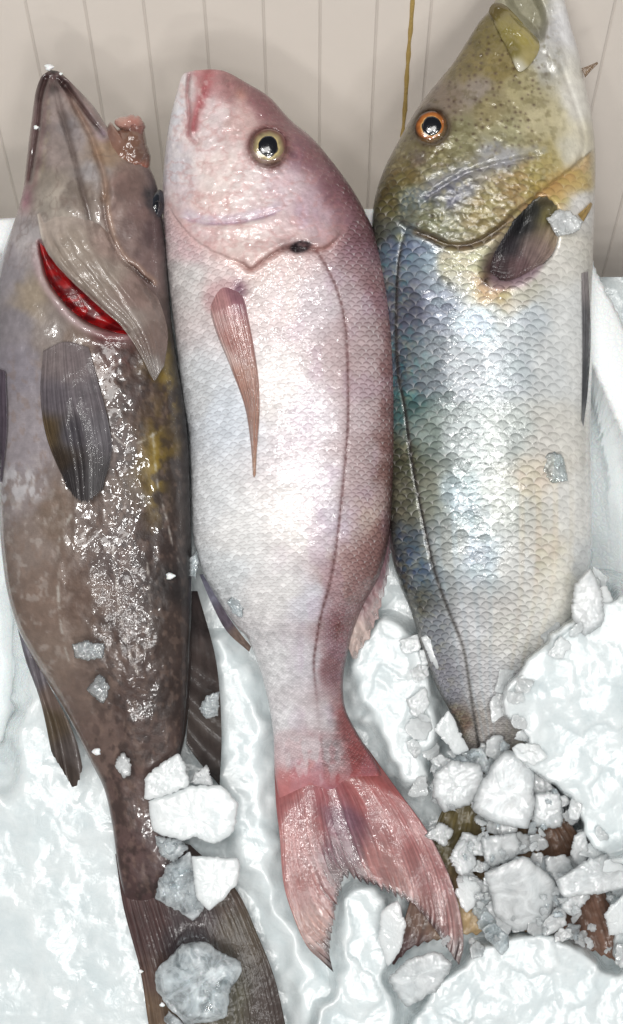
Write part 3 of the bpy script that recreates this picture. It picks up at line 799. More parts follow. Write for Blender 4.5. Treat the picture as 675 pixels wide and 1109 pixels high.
# =================================================================== the silver fish on the right
def build_emperor():
    root = empty('emperor_fish', W(540, 420, 0), 'silver fish with olive head, orange eye and open mouth, tail sunk in ice', 'fish', 'whole fish laid on ice')
    ST = [(576, -46, 578, -46), (552, -28, 602, -30), (541, -8, 608, -12), (531, 10, 613, 6), (519, 24, 619, 30), (505, 46, 627, 57), (491, 68, 632, 82), (474, 89, 637, 104), (453, 116, 642, 131), (432, 152, 645, 165), (415, 186, 645, 197),
          (405, 220, 644, 232), (403, 248, 643, 262), (404, 278, 642, 290), (407, 310, 641, 320), (410, 350, 641, 354), (413, 400, 641, 402), (416, 440, 640, 442), (419, 484, 640, 486), (421, 530, 641, 535),
          (422, 570, 641, 572), (425, 606, 639, 608), (433, 634, 633, 640), (446, 665, 622, 672), (458, 705, 608, 708), (472, 742, 594, 742), (486, 768, 584, 768), (497, 790, 576, 790), (505, 811, 572, 811), (511, 832, 570, 832), (514, 855, 572, 852)]
    zc = lambda s: 22 - 20 * smooth(.55, 1, s)
    hf = lambda s: np.interp(s, [0, .04, .12, .25, .5, .75, .9, .96, 1], [.2, .5, .55, .55, .56, .56, .5, .3, .08])
    bf = lambda s: np.full(s.shape, 22.0)
    GILL = [(428, 232), (440, 244), (464, 253), (484, 262), (500, 264), (516, 260), (529, 253), (545, 241), (559, 228), (578, 212), (597, 198), (613, 186), (630, 172)]
    PRE = [(462, 213), (480, 202), (504, 188), (530, 180), (559, 173), (582, 168)]
    PRE2 = [(466, 196), (490, 186), (515, 176), (545, 150)]
    LAT = [(439, 250), (433, 275), (430, 308), (429, 360), (431, 405), (438, 440), (446, 500), (457, 557), (465, 595), (473, 626), (487, 664), (497, 688), (504, 712), (512, 765), (521, 823)]
    MAX = [(560, 80), (556, 66), (546, 46), (538, 30), (534, 16)]

    def relief(x, y):
        d, sd, t = pdist(x, y, GILL)
        z = 8 * np.exp(-np.abs(sd) / 24) * (sd < 0) * smooth(0, .1, t) - 4 * gauss(sd - 2, 4) * smooth(0, .1, t)
        d, sd, t = pdist(x, y, PRE)
        z += -3.0 * gauss(d, 3) + 2.0 * gauss(sd + 6, 5)
        d, sd, t = pdist(x, y, PRE2)
        z += -1.6 * gauss(d, 4)
        de = np.hypot((x - 467), (y - 137))
        z += 3.0 * gauss(de - 21, 5) - 9 * smooth(20, 12, de)
        z += -16 * pmask(x, y, [(530, 300), (526, 286), (545, 262), (566, 235), (586, 218), (600, 226), (602, 250), (596, 275), (574, 295), (548, 306)], 8)
        # open mouth between the upper jaw and the white lower jaw
        z += -26 * pmask(x, y, [(548, -20), (556, 12), (574, 30), (586, 42), (590, 20), (580, -6), (572, -30)], 6)
        d, sd, t = pdist(x, y, [(577, -30), (580, 0), (588, 26), (596, 48), (604, 70)])
        z += 6 * gauss(d - 2, 7)
        d, sd, t = pdist(x, y, [(594, -10), (600, 20), (604, 45), (607, 64)])
        z += 1.4 * gauss(d, 4) * (np.sin(t * 75) > 0)
        d, sd, t = pdist(x, y, [(604, 60), (622, 110), (633, 150), (628, 178)])
        z += -3 * gauss(d, 3)
        d, _, _ = pdist(x, y, LAT); z += -2.0 * gauss(d, 2.4)
        hd = (pdist(x, y, GILL)[1] < 0)
        z += (fbm(x / 9, y / 9, 18) - .5) * 1.6 * hd + facets(x, y, 6.5, 64, .16, .4)[0] * hd * smooth(630, 590, x) + (fbm(x / 30, y / 30, 8) - .5) * 2.0
        return z
    CT = [(520, 35, 138, 122, 62), (500, 65, 150, 132, 78), (540, 75, 160, 142, 86), (480, 105, 152, 132, 112), (515, 100, 168, 154, 140), (530, 118, 170, 156, 110), (565, 100, 200, 188, 140), (590, 60, 216, 214, 206), (610, 30, 222, 222, 224), (620, 110, 226, 222, 210),
          (560, 15, 205, 200, 170), (590, 130, 220, 208, 164), (550, 145, 190, 184, 140), (500, 150, 160, 154, 112), (470, 170, 150, 138, 92), (440, 190, 140, 122, 66), (420, 220, 116, 104, 56), (412, 250, 84, 90, 74), (450, 215, 126, 138, 134), (480, 195, 168, 166, 150),
          (540, 168, 188, 186, 184), (500, 205, 150, 150, 156), (590, 175, 200, 182, 116), (620, 170, 218, 212, 190), (470, 235, 146, 146, 112), (520, 225, 178, 160, 106), (560, 200, 188, 160, 100), (600, 205, 210, 176, 96), (618, 190, 210, 176, 100), (632, 225, 228, 225, 220), (430, 270, 100, 124, 150),
          (455, 275, 128, 146, 168), (500, 280, 178, 172, 136), (535, 315, 190, 164, 110), (560, 320, 212, 206, 190), (600, 280, 226, 222, 212), (440, 330, 92, 96, 118), (470, 330, 138, 150, 168), (520, 345, 190, 206, 218), (570, 345, 206, 216, 222), (615, 340, 228, 230, 228),
          (430, 400, 62, 84, 104), (460, 400, 122, 134, 142), (500, 400, 164, 172, 178), (550, 400, 196, 206, 212), (600, 400, 222, 226, 226), (634, 400, 230, 231, 228), (430, 440, 70, 108, 106), (460, 470, 130, 146, 138), (500, 470, 168, 178, 178),
          (550, 470, 194, 202, 198), (600, 470, 224, 221, 212), (430, 500, 84, 86, 60), (440, 540, 98, 96, 74), (462, 540, 144, 148, 130), (500, 540, 168, 186, 192), (550, 540, 208, 213, 206), (580, 520, 226, 213, 192), (620, 540, 233, 232, 226),
          (437, 600, 90, 100, 112), (430, 625, 96, 96, 82), (455, 620, 112, 130, 146), (482, 600, 168, 174, 170), (520, 610, 184, 202, 214), (560, 610, 228, 230, 226), (590, 610, 226, 214, 190), (605, 620, 230, 224, 206), (632, 610, 222, 225, 225), (445, 655, 92, 90, 74),
          (475, 680, 156, 162, 170), (510, 680, 220, 223, 230), (550, 680, 230, 226, 216), (490, 740, 160, 160, 172), (530, 740, 222, 222, 228), (520, 800, 194, 182, 176), (500, 790, 150, 122, 98), (540, 840, 150, 130, 96)]

    def paint(x, y, a, s):
        c = idw(x, y, CT, 5, 13)
        # iridescent flecks near the back
        back = smooth(-.45, -.85, a) * smooth(240, 300, y)
        f = fbm(x / 5, y / 6, 41, 3)
        c = mixc(c, rgb(58, 140, 152), .6 * smooth(.55, .68, f) * back * gauss((y - 400) / 60, 1) + .5 * smooth(.55, .68, f) * back * gauss((y - 290) / 30, 1))
        c = mixc(c, rgb(44, 86, 148), .45 * smooth(.5, .66, fbm(x / 6, y / 6, 44, 3)) * back * gauss((y - 615) / 40, 1))
        c = mixc(c, rgb(196, 190, 150), .35 * smooth(.56, .7, fbm(x / 6, y / 4, 47, 3)) * back)
        stripe = np.sin((a * 12 + .8) * np.pi)
        c = mixc(c, rgb(232, 214, 180), .35 * smooth(.1, .9, stripe) * smooth(480, 560, y) * smooth(.15, .35, a) * smooth(.9, .7, a))
        c = mixc(c, rgb(170, 196, 214), .35 * smooth(.1, .9, stripe) * smooth(500, 600, y) * smooth(.15, -.1, a) * smooth(-.7, -.4, a))
        hd = smooth(3, -3, pdist(x, y, GILL)[1])
        # olive mottle, dark pores on the snout and cheek
        f2 = fbm(x / 6, y / 5, 61, 3)
        wht = smooth(.45, .8, a)
        c = mixc(c, rgb(96, 84, 44), .3 * smooth(.52, .68, f2) * hd * (1 - wht) * smooth(30, 60, y + 20))
        c = mixc(c, rgb(226, 214, 168), .5 * smooth(.25, .5, facets(x, y, 6.5, 64, .22, .6)[1]) * smooth(.45, .6, fbm(x / 12, y / 9, 64, 3)) * hd * (1 - wht) * smooth(120, 170, y))
        gx, gy = np.floor(x / 7), np.floor(y / 7)
        qx = (gx + .2 + .6 * hash2(gx, gy, 71)) * 7; qy = (gy + .2 + .6 * hash2(gx, gy, 72)) * 7
        on = hash2(gx, gy, 73) < .42 * (1 - smooth(150, 215, y)) + .06
        pore = gauss(np.hypot(x - qx, (y - qy) * 1.2), 1.0 + 1.0 * hash2(gx, gy, 74)) * on
        c = mixc(c, rgb(62, 36, 30), .6 * pore * hd * smooth(.55, .3, a) * smooth(20, 40, y))
        d, sd, t = pdist(x, y, GILL)
        c = mixc(c, rgb(92, 66, 30), .9 * gauss(sd - 3, 5) * smooth(.06, .16, t) * smooth(.68, .5, t))
        c = mixc(c, rgb(196, 150, 76), .6 * gauss(sd - 6, 8) * smooth(.6, .75, t))
        d, sd, t = pdist(x, y, PRE)
        pn = smooth(.3, .6, fbm(x / 9, y / 6, 95))
        c = mixc(c, rgb(112, 112, 140), .6 * gauss(d, 4.0) * (1 - .5 * t) * (.4 + .6 * pn))
        c = mixc(c, rgb(206, 208, 212), .5 * gauss(sd + 7, 6) * (.4 + .6 * pn))
        d, sd, t = pdist(x, y, PRE2)
        c = mixc(c, rgb(128, 130, 140), .35 * gauss(d, 6) * pn)
        c = mixc(c, rgb(88, 92, 130), .55 * gauss(np.hypot(x - 482, y - 214), 16) * smooth(.35, .6, fbm(x / 8, y / 6, 90)))
        c = mixc(c, rgb(70, 90, 120), .6 * gauss(np.hypot((x - 440) / .8, y - 262), 16) * smooth(.4, .6, fbm(x / 6, y / 6, 93)))
        c = mixc(c, rgb(160, 150, 70), .7 * gauss(np.hypot(x - 433, y - 257), 5))
        de = np.hypot((x - 467), (y - 137))
        c = mixc(c, rgb(72, 52, 34), .7 * gauss(de - 19, 4)); c = mixc(c, rgb(128, 110, 112), .6 * gauss(np.hypot(x - 453, y - 172), 10))
        d, sd, t = pdist(x, y, LAT)
        c = mixc(c, rgb(40, 34, 30), .85 * gauss(d, 1.8) * smooth(0, .05, t))
        # gill pocket and mouth
        pk = pmask(x, y, [(530, 300), (526, 286), (545, 262), (566, 235), (586, 218), (600, 226), (602, 250), (596, 275), (574, 295), (548, 306)], 6)
        c = mixc(c, rgb(78, 56, 58), .9 * pk)
        c = mixc(c, rgb(178, 140, 160), .7 * pmask(x, y, [(528, 300), (545, 296), (575, 290), (588, 285), (575, 304), (550, 314), (532, 312)], 5))
        c = mixc(c, rgb(70, 40, 28), .85 * gauss(np.hypot((x - 526), (y - 304) / 1.6), 4)); c = mixc(c, rgb(176, 140, 82), .6 * gauss(np.hypot((x - 522), (y - 318) / 1.4), 6))
        c = mixc(c, rgb(150, 146, 120), .5 * pmask(x, y, [(548, -20), (556, 12), (574, 30), (586, 42), (590, 20), (580, -6), (572, -30)], 6))
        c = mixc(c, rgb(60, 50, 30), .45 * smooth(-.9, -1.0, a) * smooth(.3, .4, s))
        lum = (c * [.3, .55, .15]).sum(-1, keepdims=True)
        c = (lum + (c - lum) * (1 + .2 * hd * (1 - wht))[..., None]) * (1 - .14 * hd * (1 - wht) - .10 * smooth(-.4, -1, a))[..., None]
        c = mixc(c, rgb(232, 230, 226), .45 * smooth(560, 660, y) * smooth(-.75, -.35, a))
        sc = np.maximum(1 - hd, .0)
        sc = np.maximum(sc, .55 * hd * smooth(150, 185, y) * (1 - wht))
        sc = np.maximum(sc, .8 * pmask(x, y, [(400, 180), (420, 170), (445, 200), (440, 250), (402, 270)], 10))
        sc = sc * (1 - .62 * smooth(.35, .85, a)) * (1 - pk)
        met = .14 * (1 - smooth(.5, .9, a)) * (1 - .5 * hd) + .03 + .06 * smooth(560, 700, y) * smooth(.6, .2, a)
        return c, np.stack([sc, met.clip(0, 1), .45 + .4 * hd], -1)
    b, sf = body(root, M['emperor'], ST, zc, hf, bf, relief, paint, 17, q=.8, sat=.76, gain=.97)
    FISH['emperor'] = sf
    eyeball(root, 467, 137, float(sf(467, 137)) + 2.5, 18, 16.5, -.6, 4,
            [(0, (20, 22, 30)), (.56, (26, 26, 32)), (.61, (214, 172, 110)), (.68, (160, 98, 48)), (.82, (138, 80, 34)), (.91, (96, 56, 28)), (1, (44, 34, 28))], 10.3, (1.0, -.5), (.12, 0))
    # upper jaw plate
    stone('upper_jaw', M['wetflesh'], [(529, 12), (536, 3), (550, 8), (571, 30), (584, 46), (580, 63), (563, 78), (552, 59), (541, 38), (533, 20)], 0, 14, 8, rough=1.4, facet=.03, flat=.8, ragged=.5, soft=True, parent=root,
          drape=lambda x, y: np.maximum(sf(x, y), 42) + 1, colf=lambda x, y: idw(x, y, [(536, 10, 84, 72, 38), (548, 30, 126, 116, 62), (570, 40, 146, 134, 76), (575, 62, 150, 138, 92), (555, 55, 108, 98, 50), (562, 72, 190, 186, 170)], 2, 3))
    # pectoral fin folded up into the gill opening
    CP = [(536, 292, 60, 36, 40), (560, 288, 106, 74, 76), (548, 268, 44, 38, 44), (562, 244, 30, 30, 34), (575, 226, 46, 46, 42), (592, 214, 96, 84, 56), (596, 236, 126, 114, 62), (600, 258, 164, 140, 112), (580, 275, 130, 104, 100), (590, 270, 160, 132, 120)]
    coons(root, 'pectoral_fin', M['fin_dark'], [(530, 298), (550, 304), (586, 288)], [(548, 246), (566, 229), (584, 213), (602, 222), (606, 250)], [(530, 298), (536, 272), (548, 246)], [(586, 288), (600, 272), (606, 250)],
          lambda x, y, u, v: sf(x, y) + 3.5 + 5 * np.sin(np.pi * np.clip(u, 0, 1)) * (1 - v) - 8 * smooth(.3, 0, u) * v + 2 * np.sin(u * 15) * smooth(.1, .5, v) - 6 * smooth(.12, 0, v), lambda x, y, u, v: idw(x, y, CP, 3, 6), rays=13, nu=110, nv=80, thick=3, teeth=3)
    # pelvic fin along the belly edge, small spines
    coons(root, 'pelvic_fin', M['fin_dark'], [(630, 296), (637, 294)], [(630, 456), (632, 462)], [(630, 296), (631, 380), (630, 456)], [(637, 294), (640, 360), (637, 420), (632, 462)],
          lambda x, y, u, v: sf(x, y) + 3, lambda x, y, u, v: idw(x, y, [(634, 300, 170, 160, 160), (636, 360, 120, 120, 124), (634, 420, 90, 92, 96), (632, 455, 130, 132, 134)], 1, 4), rays=4, nu=16, nv=90, thick=4)
    coons(root, 'fin_spine', M['fin_tan'], [(630, 74), (634, 84)], [(647, 67), (648, 69)], [(630, 74), (638, 71), (647, 67)], [(634, 84), (640, 77), (648, 69)],
          lambda x, y, u, v: 26 + 3 * v + 0 * x, lambda x, y, u, v: rgb(128, 92, 54) + 0 * x[..., None], rays=2, nu=10, nv=20, thick=3)
    coons(root, 'fin_spine', M['fin_tan'], [(626, 232), (632, 240)], [(640, 219), (642, 221)], [(626, 232), (633, 226), (640, 219)], [(632, 240), (638, 230), (642, 221)],
          lambda x, y, u, v: sf(x, y) + 4, lambda x, y, u, v: rgb(196, 152, 66) + 0 * x[..., None], rays=2, nu=10, nv=20, thick=3)
    # tail under the ice
    CB = [(490, 880, 104, 88, 40), (470, 910, 96, 84, 44), (450, 985, 120, 86, 70), (430, 1035, 86, 52, 52), (610, 910, 110, 74, 52), (655, 990, 118, 78, 58), (540, 860, 120, 100, 60), (510, 1000, 186, 150, 96), (560, 930, 130, 100, 70)]
    coons(root, 'tail_fin', M['fin_dark'], [(506, 832), (540, 836), (574, 832)], [(424, 1046), (450, 1025), (490, 1015), (530, 1010), (570, 1008), (620, 1020), (684, 1050)], [(506, 832), (478, 880), (452, 950), (424, 1046)],
          [(574, 832), (610, 880), (645, 940), (684, 1050)], lambda x, y, u, v: 4 + 4 * (1 - v) + 4 * np.sin(u * 14) * v + (fbm(x / 25, y / 25, 9) - .5) * 10, lambda x, y, u, v: idw(x, y, CB, 4, 6), rays=26, nu=150, nv=120, thick=3, teeth=6)
    return root


# =================================================================== the brown fish on the left
def build_grouper():
    root = empty('grouper', W(100, 480, 0), 'brown slimy fish turned to show its chin and red gill, on the left', 'fish', 'whole fish laid on ice')
    ST = [(54, 76, 56, 76), (45, 83, 66, 79), (39, 98, 88, 100), (36, 116, 104, 118), (34, 132, 117, 138), (31, 154, 136, 156), (28, 180, 160, 178), (25, 206, 171, 204), (17, 235, 176, 239), (7, 262, 180, 275), (-1, 288, 183, 314),
          (-6, 322, 187, 356), (-8, 360, 192, 392), (-9, 400, 198, 425), (-7, 440, 202, 455), (-5, 482, 205, 490), (-2, 520, 206, 522), (-1, 560, 207, 560), (2, 600, 208, 600), (8, 642, 208, 642), (20, 682, 208, 682),
          (40, 720, 207, 720), (62, 755, 205, 756), (81, 790, 201, 795), (99, 826, 193, 832), (113, 855, 188, 862), (121, 890, 192, 893), (126, 925, 206, 925), (131, 955, 226, 948), (138, 985, 246, 976), (146, 1012, 258, 1003)]
    zc = lambda s: 30 - 22 * smooth(.6, .95, s) - 12 * smooth(.93, 1, s)
    hf = lambda s: np.interp(s, [0, .04, .12, .25, .5, .75, .88, .95, 1], [.25, .5, .52, .5, .5, .52, .45, .25, .08])
    bf = lambda s: np.full(s.shape, 24.0)
    A1 = [(58, 86), (66, 120), (77, 158), (88, 200), (97, 235), (103, 262)]            # chin line
    A2 = [(72, 92), (80, 112), (95, 140), (106, 168), (114, 196), (114, 215)]          # right edge of the chin, orange strip
    LIPL = [(50, 84), (44, 104), (41, 134), (36, 168), (32, 196)]
    LIPR = [(64, 86), (80, 104), (98, 128), (113, 146)]
    CHK = [(112, 214), (115, 236), (122, 262), (134, 282), (146, 290), (154, 298), (164, 306)]
    FLAP = [(41, 235), (46, 262), (57, 282), (74, 301), (92, 318), (113, 337), (132, 354), (150, 378), (166, 408)]
    RIM = [(38, 236), (42, 268), (50, 298), (68, 326), (92, 348), (116, 357), (140, 358)]

    def relief(x, y):
        z = 0
        d, sd, t = pdist(x, y, A1); z = z - 5 * gauss(d, 4)
        d, sd, t = pdist(x, y, A2); z = z - 4.5 * gauss(d, 3.5) + 3 * gauss(d - 9, 6)
        for ln in (LIPL, LIPR):
            d, sd, t = pdist(x, y, ln); z = z - 6 * gauss(d, 2.8)
        d, sd, t = pdist(x, y, CHK); z = z - 5 * gauss(d, 2.2) + 4 * np.exp(-np.abs(sd) / 14) * (sd < 0)
        z = z - 20 * pmask(x, y, [(44, 262), (55, 283), (92, 318), (128, 352), (138, 358), (98, 349), (70, 326), (52, 300)], 5)
        d, sd, t = pdist(x, y, RIM); z = z + 4 * gauss(sd - 7, 6) * (t > .15)
        z = z + 10 * gauss(np.hypot((x - 70) / 1.2, (y - 230) / 1.6), 26)
        z = z + (fbm(x / 34, y / 40, 8) - .5) * 7 + (fbm(x / 9, y / 12, 28) - .5) * (1.8 - 1.2 * smooth(340, 380, y))
        # low muscle ridges of the flank
        d, sd, t = pdist(x, y, [(70, 560), (66, 620), (70, 680), (84, 740), (110, 800)]); z = z + .7 * gauss(d, 5)
        d, sd, t = pdist(x, y, [(122, 590), (128, 640), (136, 690), (148, 730)]); z = z + .8 * gauss(d, 7)
        rib = np.sin((y + .75 * x) / 5.2) * gauss(np.hypot((x - 95) / 22, (y - 645) / 60), 1); z = z + .9 * rib
        return z
    CT = [(55, 80, 52, 38, 38), (38, 130, 112, 86, 86), (32, 180, 120, 88, 84), (60, 120, 168, 146, 140), (60, 160, 172, 150, 142), (85, 140, 166, 152, 152), (105, 185, 178, 168, 168), (50, 190, 178, 160, 142), (60, 218, 198, 182, 164),
          (85, 215, 150, 130, 116), (100, 245, 192, 176, 164), (116, 165, 192, 150, 112), (140, 200, 150, 112, 102), (130, 230, 160, 128, 118), (155, 230, 134, 98, 92), (165, 250, 98, 72, 72), (173, 220, 46, 42, 48), (140, 270, 152, 120, 112),
          (160, 290, 132, 102, 98), (172, 330, 112, 86, 80), (10, 265, 176, 164, 170), (28, 262, 206, 194, 194), (8, 300, 166, 156, 162), (35, 320, 172, 150, 124), (10, 350, 150, 140, 146), (60, 360, 152, 136, 128), (20, 400, 152, 142, 152),
          (25, 450, 164, 152, 158), (10, 490, 164, 152, 158), (80, 370, 140, 114, 98), (125, 372, 102, 60, 54), (150, 430, 80, 54, 48), (125, 480, 84, 58, 52), (165, 440, 88, 62, 42), (188, 400, 128, 98, 18), (200, 445, 60, 44, 38), (168, 495, 112, 84, 22),
          (195, 520, 66, 50, 44), (20, 540, 162, 146, 144), (30, 590, 152, 130, 118), (60, 560, 130, 104, 86), (100, 560, 104, 78, 66), (130, 600, 84, 60, 54), (175, 600, 70, 50, 44), (200, 625, 44, 34, 32), (50, 650, 142, 114, 98), (90, 650, 116, 88, 74),
          (140, 680, 84, 60, 52), (180, 680, 72, 52, 44), (60, 710, 146, 120, 104), (100, 740, 126, 100, 88), (150, 750, 84, 58, 50), (190, 760, 62, 43, 36), (110, 810, 126, 97, 86), (160, 800, 94, 68, 60), (130, 860, 110, 80, 72), (160, 860, 98, 70, 64),
          (140, 920, 106, 74, 70), (170, 920, 94, 66, 64), (150, 980, 88, 58, 56), (210, 940, 86, 64, 60)]

    def paint(x, y, a, s):
        c = idw(x, y, CT, 6, 23)
        dk = smooth(300, 360, y) * smooth(80, 130, x)
        c = mixc(c, rgb(52, 36, 32), .5 * smooth(.5, .66, fbm(x / 8, y / 10, 51)) * dk)
        c = mixc(c, rgb(150, 118, 100), .35 * smooth(.55, .7, fbm(x / 5, y / 7, 53)) * smooth(360, 420, y))
        yl = np.maximum(gauss(np.hypot((x - 188) / 12, (y - 405) / 46), 1), gauss(np.hypot((x - 168) / 11, (y - 508) / 52), 1))
        c = mixc(c, rgb(160, 124, 16), .9 * yl * smooth(.36, .62, fbm(x / 9, y / 12, 57)))
        pale = smooth(110, 40, x) * smooth(460, 540, y)
        c = mixc(c, rgb(196, 184, 176), .45 * smooth(.58, .72, fbm(x / 7, y / 9, 59)) * pale)
        # pale broken threads, and a pale patch at the left edge
        for ln, w in (([(95, 540), (76, 560), (64, 590), (63, 640), (68, 690), (76, 720)], 1.6), ([(166, 470), (170, 520), (180, 560), (190, 600), (200, 622)], 1.4), ([(122, 590), (127, 640), (135, 690), (150, 730)], 1.3), ([(108, 412), (118, 398), (134, 392)], 1.0), ([(122, 470), (136, 482), (158, 476), (180, 462)], 1.2), ([(160, 610), (162, 660), (158, 700)], 1.0)):
            d, sd, t = pdist(x, y, ln)
            c = mixc(c, rgb(206, 200, 190), .75 * gauss(d + 2.5 * (fbm(x / 4, y / 4, 63) - .4), w) * smooth(.35, .6, fbm(x / 5, y / 9, 65)))
        pale_spot = pmask(x, y, [(0, 512), (30, 508), (50, 520), (44, 540), (20, 545), (0, 560)], 8)
        c = mixc(c, rgb(214, 210, 214), .75 * pale_spot * smooth(.42, .6, fbm(x / 5, y / 9, 67)))
        for ln in (LIPL, LIPR):
            d, sd, t = pdist(x, y, ln)
            c = mixc(c, rgb(84, 48, 46), .85 * gauss(d, 3.0)); c = mixc(c, rgb(160, 116, 112), .5 * gauss(d - 6, 3))
        d, sd, t = pdist(x, y, A1); c = mixc(c, rgb(96, 74, 66), .6 * gauss(d, 3.0) * smooth(.05, .3, t))
        d, sd, t = pdist(x, y, A2); c = mixc(c, rgb(180, 132, 100), .6 * gauss(d, 5) * smooth(0, .25, t)); c = mixc(c, rgb(196, 176, 206), .6 * gauss(np.hypot(x - 111, y - 146), 7))
        d, sd, t = pdist(x, y, [(53, 110), (52, 140), (48, 165), (46, 190)]); c = mixc(c, rgb(190, 168, 130), .35 * gauss(d, 3) * smooth(.4, .6, fbm(x / 4, y / 4, 71)))
        d, sd, t = pdist(x, y, CHK); c = mixc(c, rgb(60, 30, 20), .9 * gauss(d, 1.6) * smooth(.15, .6, t)); c = mixc(c, rgb(200, 150, 116), .5 * gauss(sd + 4, 3))
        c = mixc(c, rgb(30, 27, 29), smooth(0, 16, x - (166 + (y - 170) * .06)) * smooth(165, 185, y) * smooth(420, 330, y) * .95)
        c = mixc(c, rgb(206, 120, 146), .85 * gauss(np.hypot((x - 26), (y - 214) / 1.8), 8))
        red = pmask(x, y, [(42, 262), (55, 281), (92, 316), (132, 352), (138, 360), (98, 350), (70, 327), (51, 301)], 5)
        c = mixc(c, rgb(150, 8, 12), red)
        d, sd, t = pdist(x, y, RIM); c = mixc(c, rgb(206, 168, 172), .75 * gauss(sd - 6, 5) * smooth(.1, .3, t)); c = mixc(c, rgb(120, 24, 28), .6 * gauss(np.hypot((x - 120) / 2, y - 365), 9))
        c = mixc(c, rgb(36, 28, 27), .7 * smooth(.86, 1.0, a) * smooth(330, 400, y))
        hm = smooth(330, 250, y)
        vein = np.abs(fbm(x / 14 + .3 * y / 14, y / 20, 97, 4) - .5) * 2
        c = mixc(c, rgb(112, 84, 74), .25 * gauss(vein, .06) * hm)
        c = c * (1 - .1 * hm * smooth(.35, .65, fbm(x / 12, y / 16, 99)))[..., None]
        sc = smooth(360, 400, y) * .5
        met = 0 * x + .04
        wv = .2 + .75 * np.clip(gauss(np.hypot((x - 118) / 44, (y - 700) / 85), 1) + gauss(np.hypot((x - 40) / 30, (y - 300) / 60), 1) + .8 * gauss(np.hypot((x - 90) / 40, (y - 150) / 60), 1) + .5 * gauss(np.hypot((x - 20) / 25, (y - 530) / 40), 1), 0, 1)
        return c, np.stack([sc, met, wv], -1)
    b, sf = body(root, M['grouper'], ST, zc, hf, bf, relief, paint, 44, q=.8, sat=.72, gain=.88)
    FISH['grouper'] = sf
    # red gill inside the opening
    stone('gill', M['gill_flesh'], [(43, 262), (56, 276), (92, 310), (134, 348), (140, 362), (112, 356), (82, 340), (62, 318), (50, 296)], 0, 7, 3, rough=1.0, facet=.03, flat=.8, ragged=.6, soft=True, parent=root,
          drape=lambda x, y: sf(x, y) + 2, colf=lambda x, y: mixc(rgb(140, 6, 10) + 0 * x[..., None], rgb(84, 2, 7), smooth(.45, .65, fbm(x / 9, y / 5, 4))))
    # gill cover membrane with its folds
    CG = [(60, 240, 180, 160, 146), (80, 265, 160, 142, 126), (110, 300, 152, 134, 120), (140, 345, 152, 136, 126), (165, 400, 150, 140, 134), (150, 320, 140, 110, 100), (170, 370, 124, 98, 88), (120, 260, 160, 130, 118), (100, 235, 172, 150, 138), (180, 390, 104, 84, 76)]

    def gz(x, y, u, v):
        fold = np.sin(u * 40 + 3 * v + 5 * (fbm(u * 5, v * 4, 66) - .5) * 2) * gauss((u - .18) / .32, 1)
        return sf(x, y) + 4 - 9 * smooth(.14, 0, v) * smooth(0, .1, u) - 9 * smooth(.8, 1, u) * smooth(.75, .45, v) + 14 * np.sin(np.pi * np.clip(v, 0, 1)) * gauss((u - .25) / .45, 1) * .6 + 1.0 * fold * smooth(0, .15, v) + 3 * v

    def gcol(x, y, u, v):
        c = idw(x, y, CG, 3, 7)
        fold = np.sin(u * 40 + 3 * v + 5 * (fbm(u * 5, v * 4, 66) - .5) * 2)
        c = mixc(c, rgb(116, 94, 76), .25 * smooth(.2, -.8, fold) * gauss((u - .18) / .34, 1) * smooth(.05, .2, v))
        c = mixc(c, rgb(210, 200, 186), .6 * smooth(.05, 0, u))
        return mixc(c, rgb(108, 84, 74), .5 * smooth(.5, .7, fbm(x / 8, y / 10, 15)) * smooth(.5, .8, u))
    coons(root, 'gill_cover', M['grouper'], [(40, 232), (60, 222), (90, 226), (116, 236)], [(164, 408), (168, 412), (173, 404), (178, 396)],
              [(40, 232), (46, 262), (57, 282), (74, 301), (92, 318), (113, 337), (132, 354), (150, 380), (164, 408)], [(116, 236), (130, 262), (147, 287), (163, 308), (175, 332), (182, 362), (178, 396)], gz, gcol, rays=10, nu=120, nv=170, thick=3, skin=True)
    # bony knob of the upper jaw by the mouth corner, dark eye beyond it
    stone('upper_jaw', M['wetflesh'], [(115, 144), (120, 132), (128, 140), (142, 130), (156, 138), (160, 158), (164, 172), (158, 188), (140, 192), (124, 196), (117, 178)], 34, 44, 12, rough=2.2, facet=.06, flat=.8, ragged=.8, soft=True, parent=root,
          colf=lambda x, y: idw(x, y, [(120, 150, 132, 100, 88), (140, 150, 112, 82, 68), (155, 165, 96, 72, 62), (135, 180, 122, 88, 72), (150, 186, 140, 84, 70), (128, 192, 168, 130, 104)], 2, 3))
    stone('lip', M['wetflesh'], [(124, 131), (130, 127), (142, 124), (152, 127), (157, 137), (153, 150), (143, 152), (136, 142), (127, 138)], 44, 26, 15, rough=2.2, facet=.08, flat=.9, ragged=1.2, soft=True, parent=root,
          colf=lambda x, y: idw(x, y, [(130, 130, 178, 136, 124), (145, 128, 166, 116, 106), (152, 140, 116, 80, 72), (140, 146, 92, 62, 54)], 2, 3))
    eyeball(root, 171, 222, float(sf(167, 222)) - 8, 8, 17, .12, 8, [(0, (16, 20, 28)), (.6, (24, 28, 36)), (.8, (40, 44, 52)), (1, (30, 28, 30))], 4.5, (0, 0), (-.5, 0))
    # pectoral fin
    CP = [(60, 390, 128, 112, 112), (80, 395, 122, 106, 108), (60, 430, 104, 94, 102), (95, 430, 110, 100, 106), (52, 470, 96, 74, 44), (75, 470, 84, 78, 86), (110, 470, 108, 102, 108), (78, 520, 58, 52, 54), (100, 520, 92, 88, 90), (60, 500, 70, 54, 40)]

    def pz(x, y, u, v):
        return sf(x, y) + 3 + 8 * np.sin(np.pi * u) * smooth(0, .5, v) + 3 * v - 5 * gauss(u - .5, .06) * smooth(.3, .6, v)
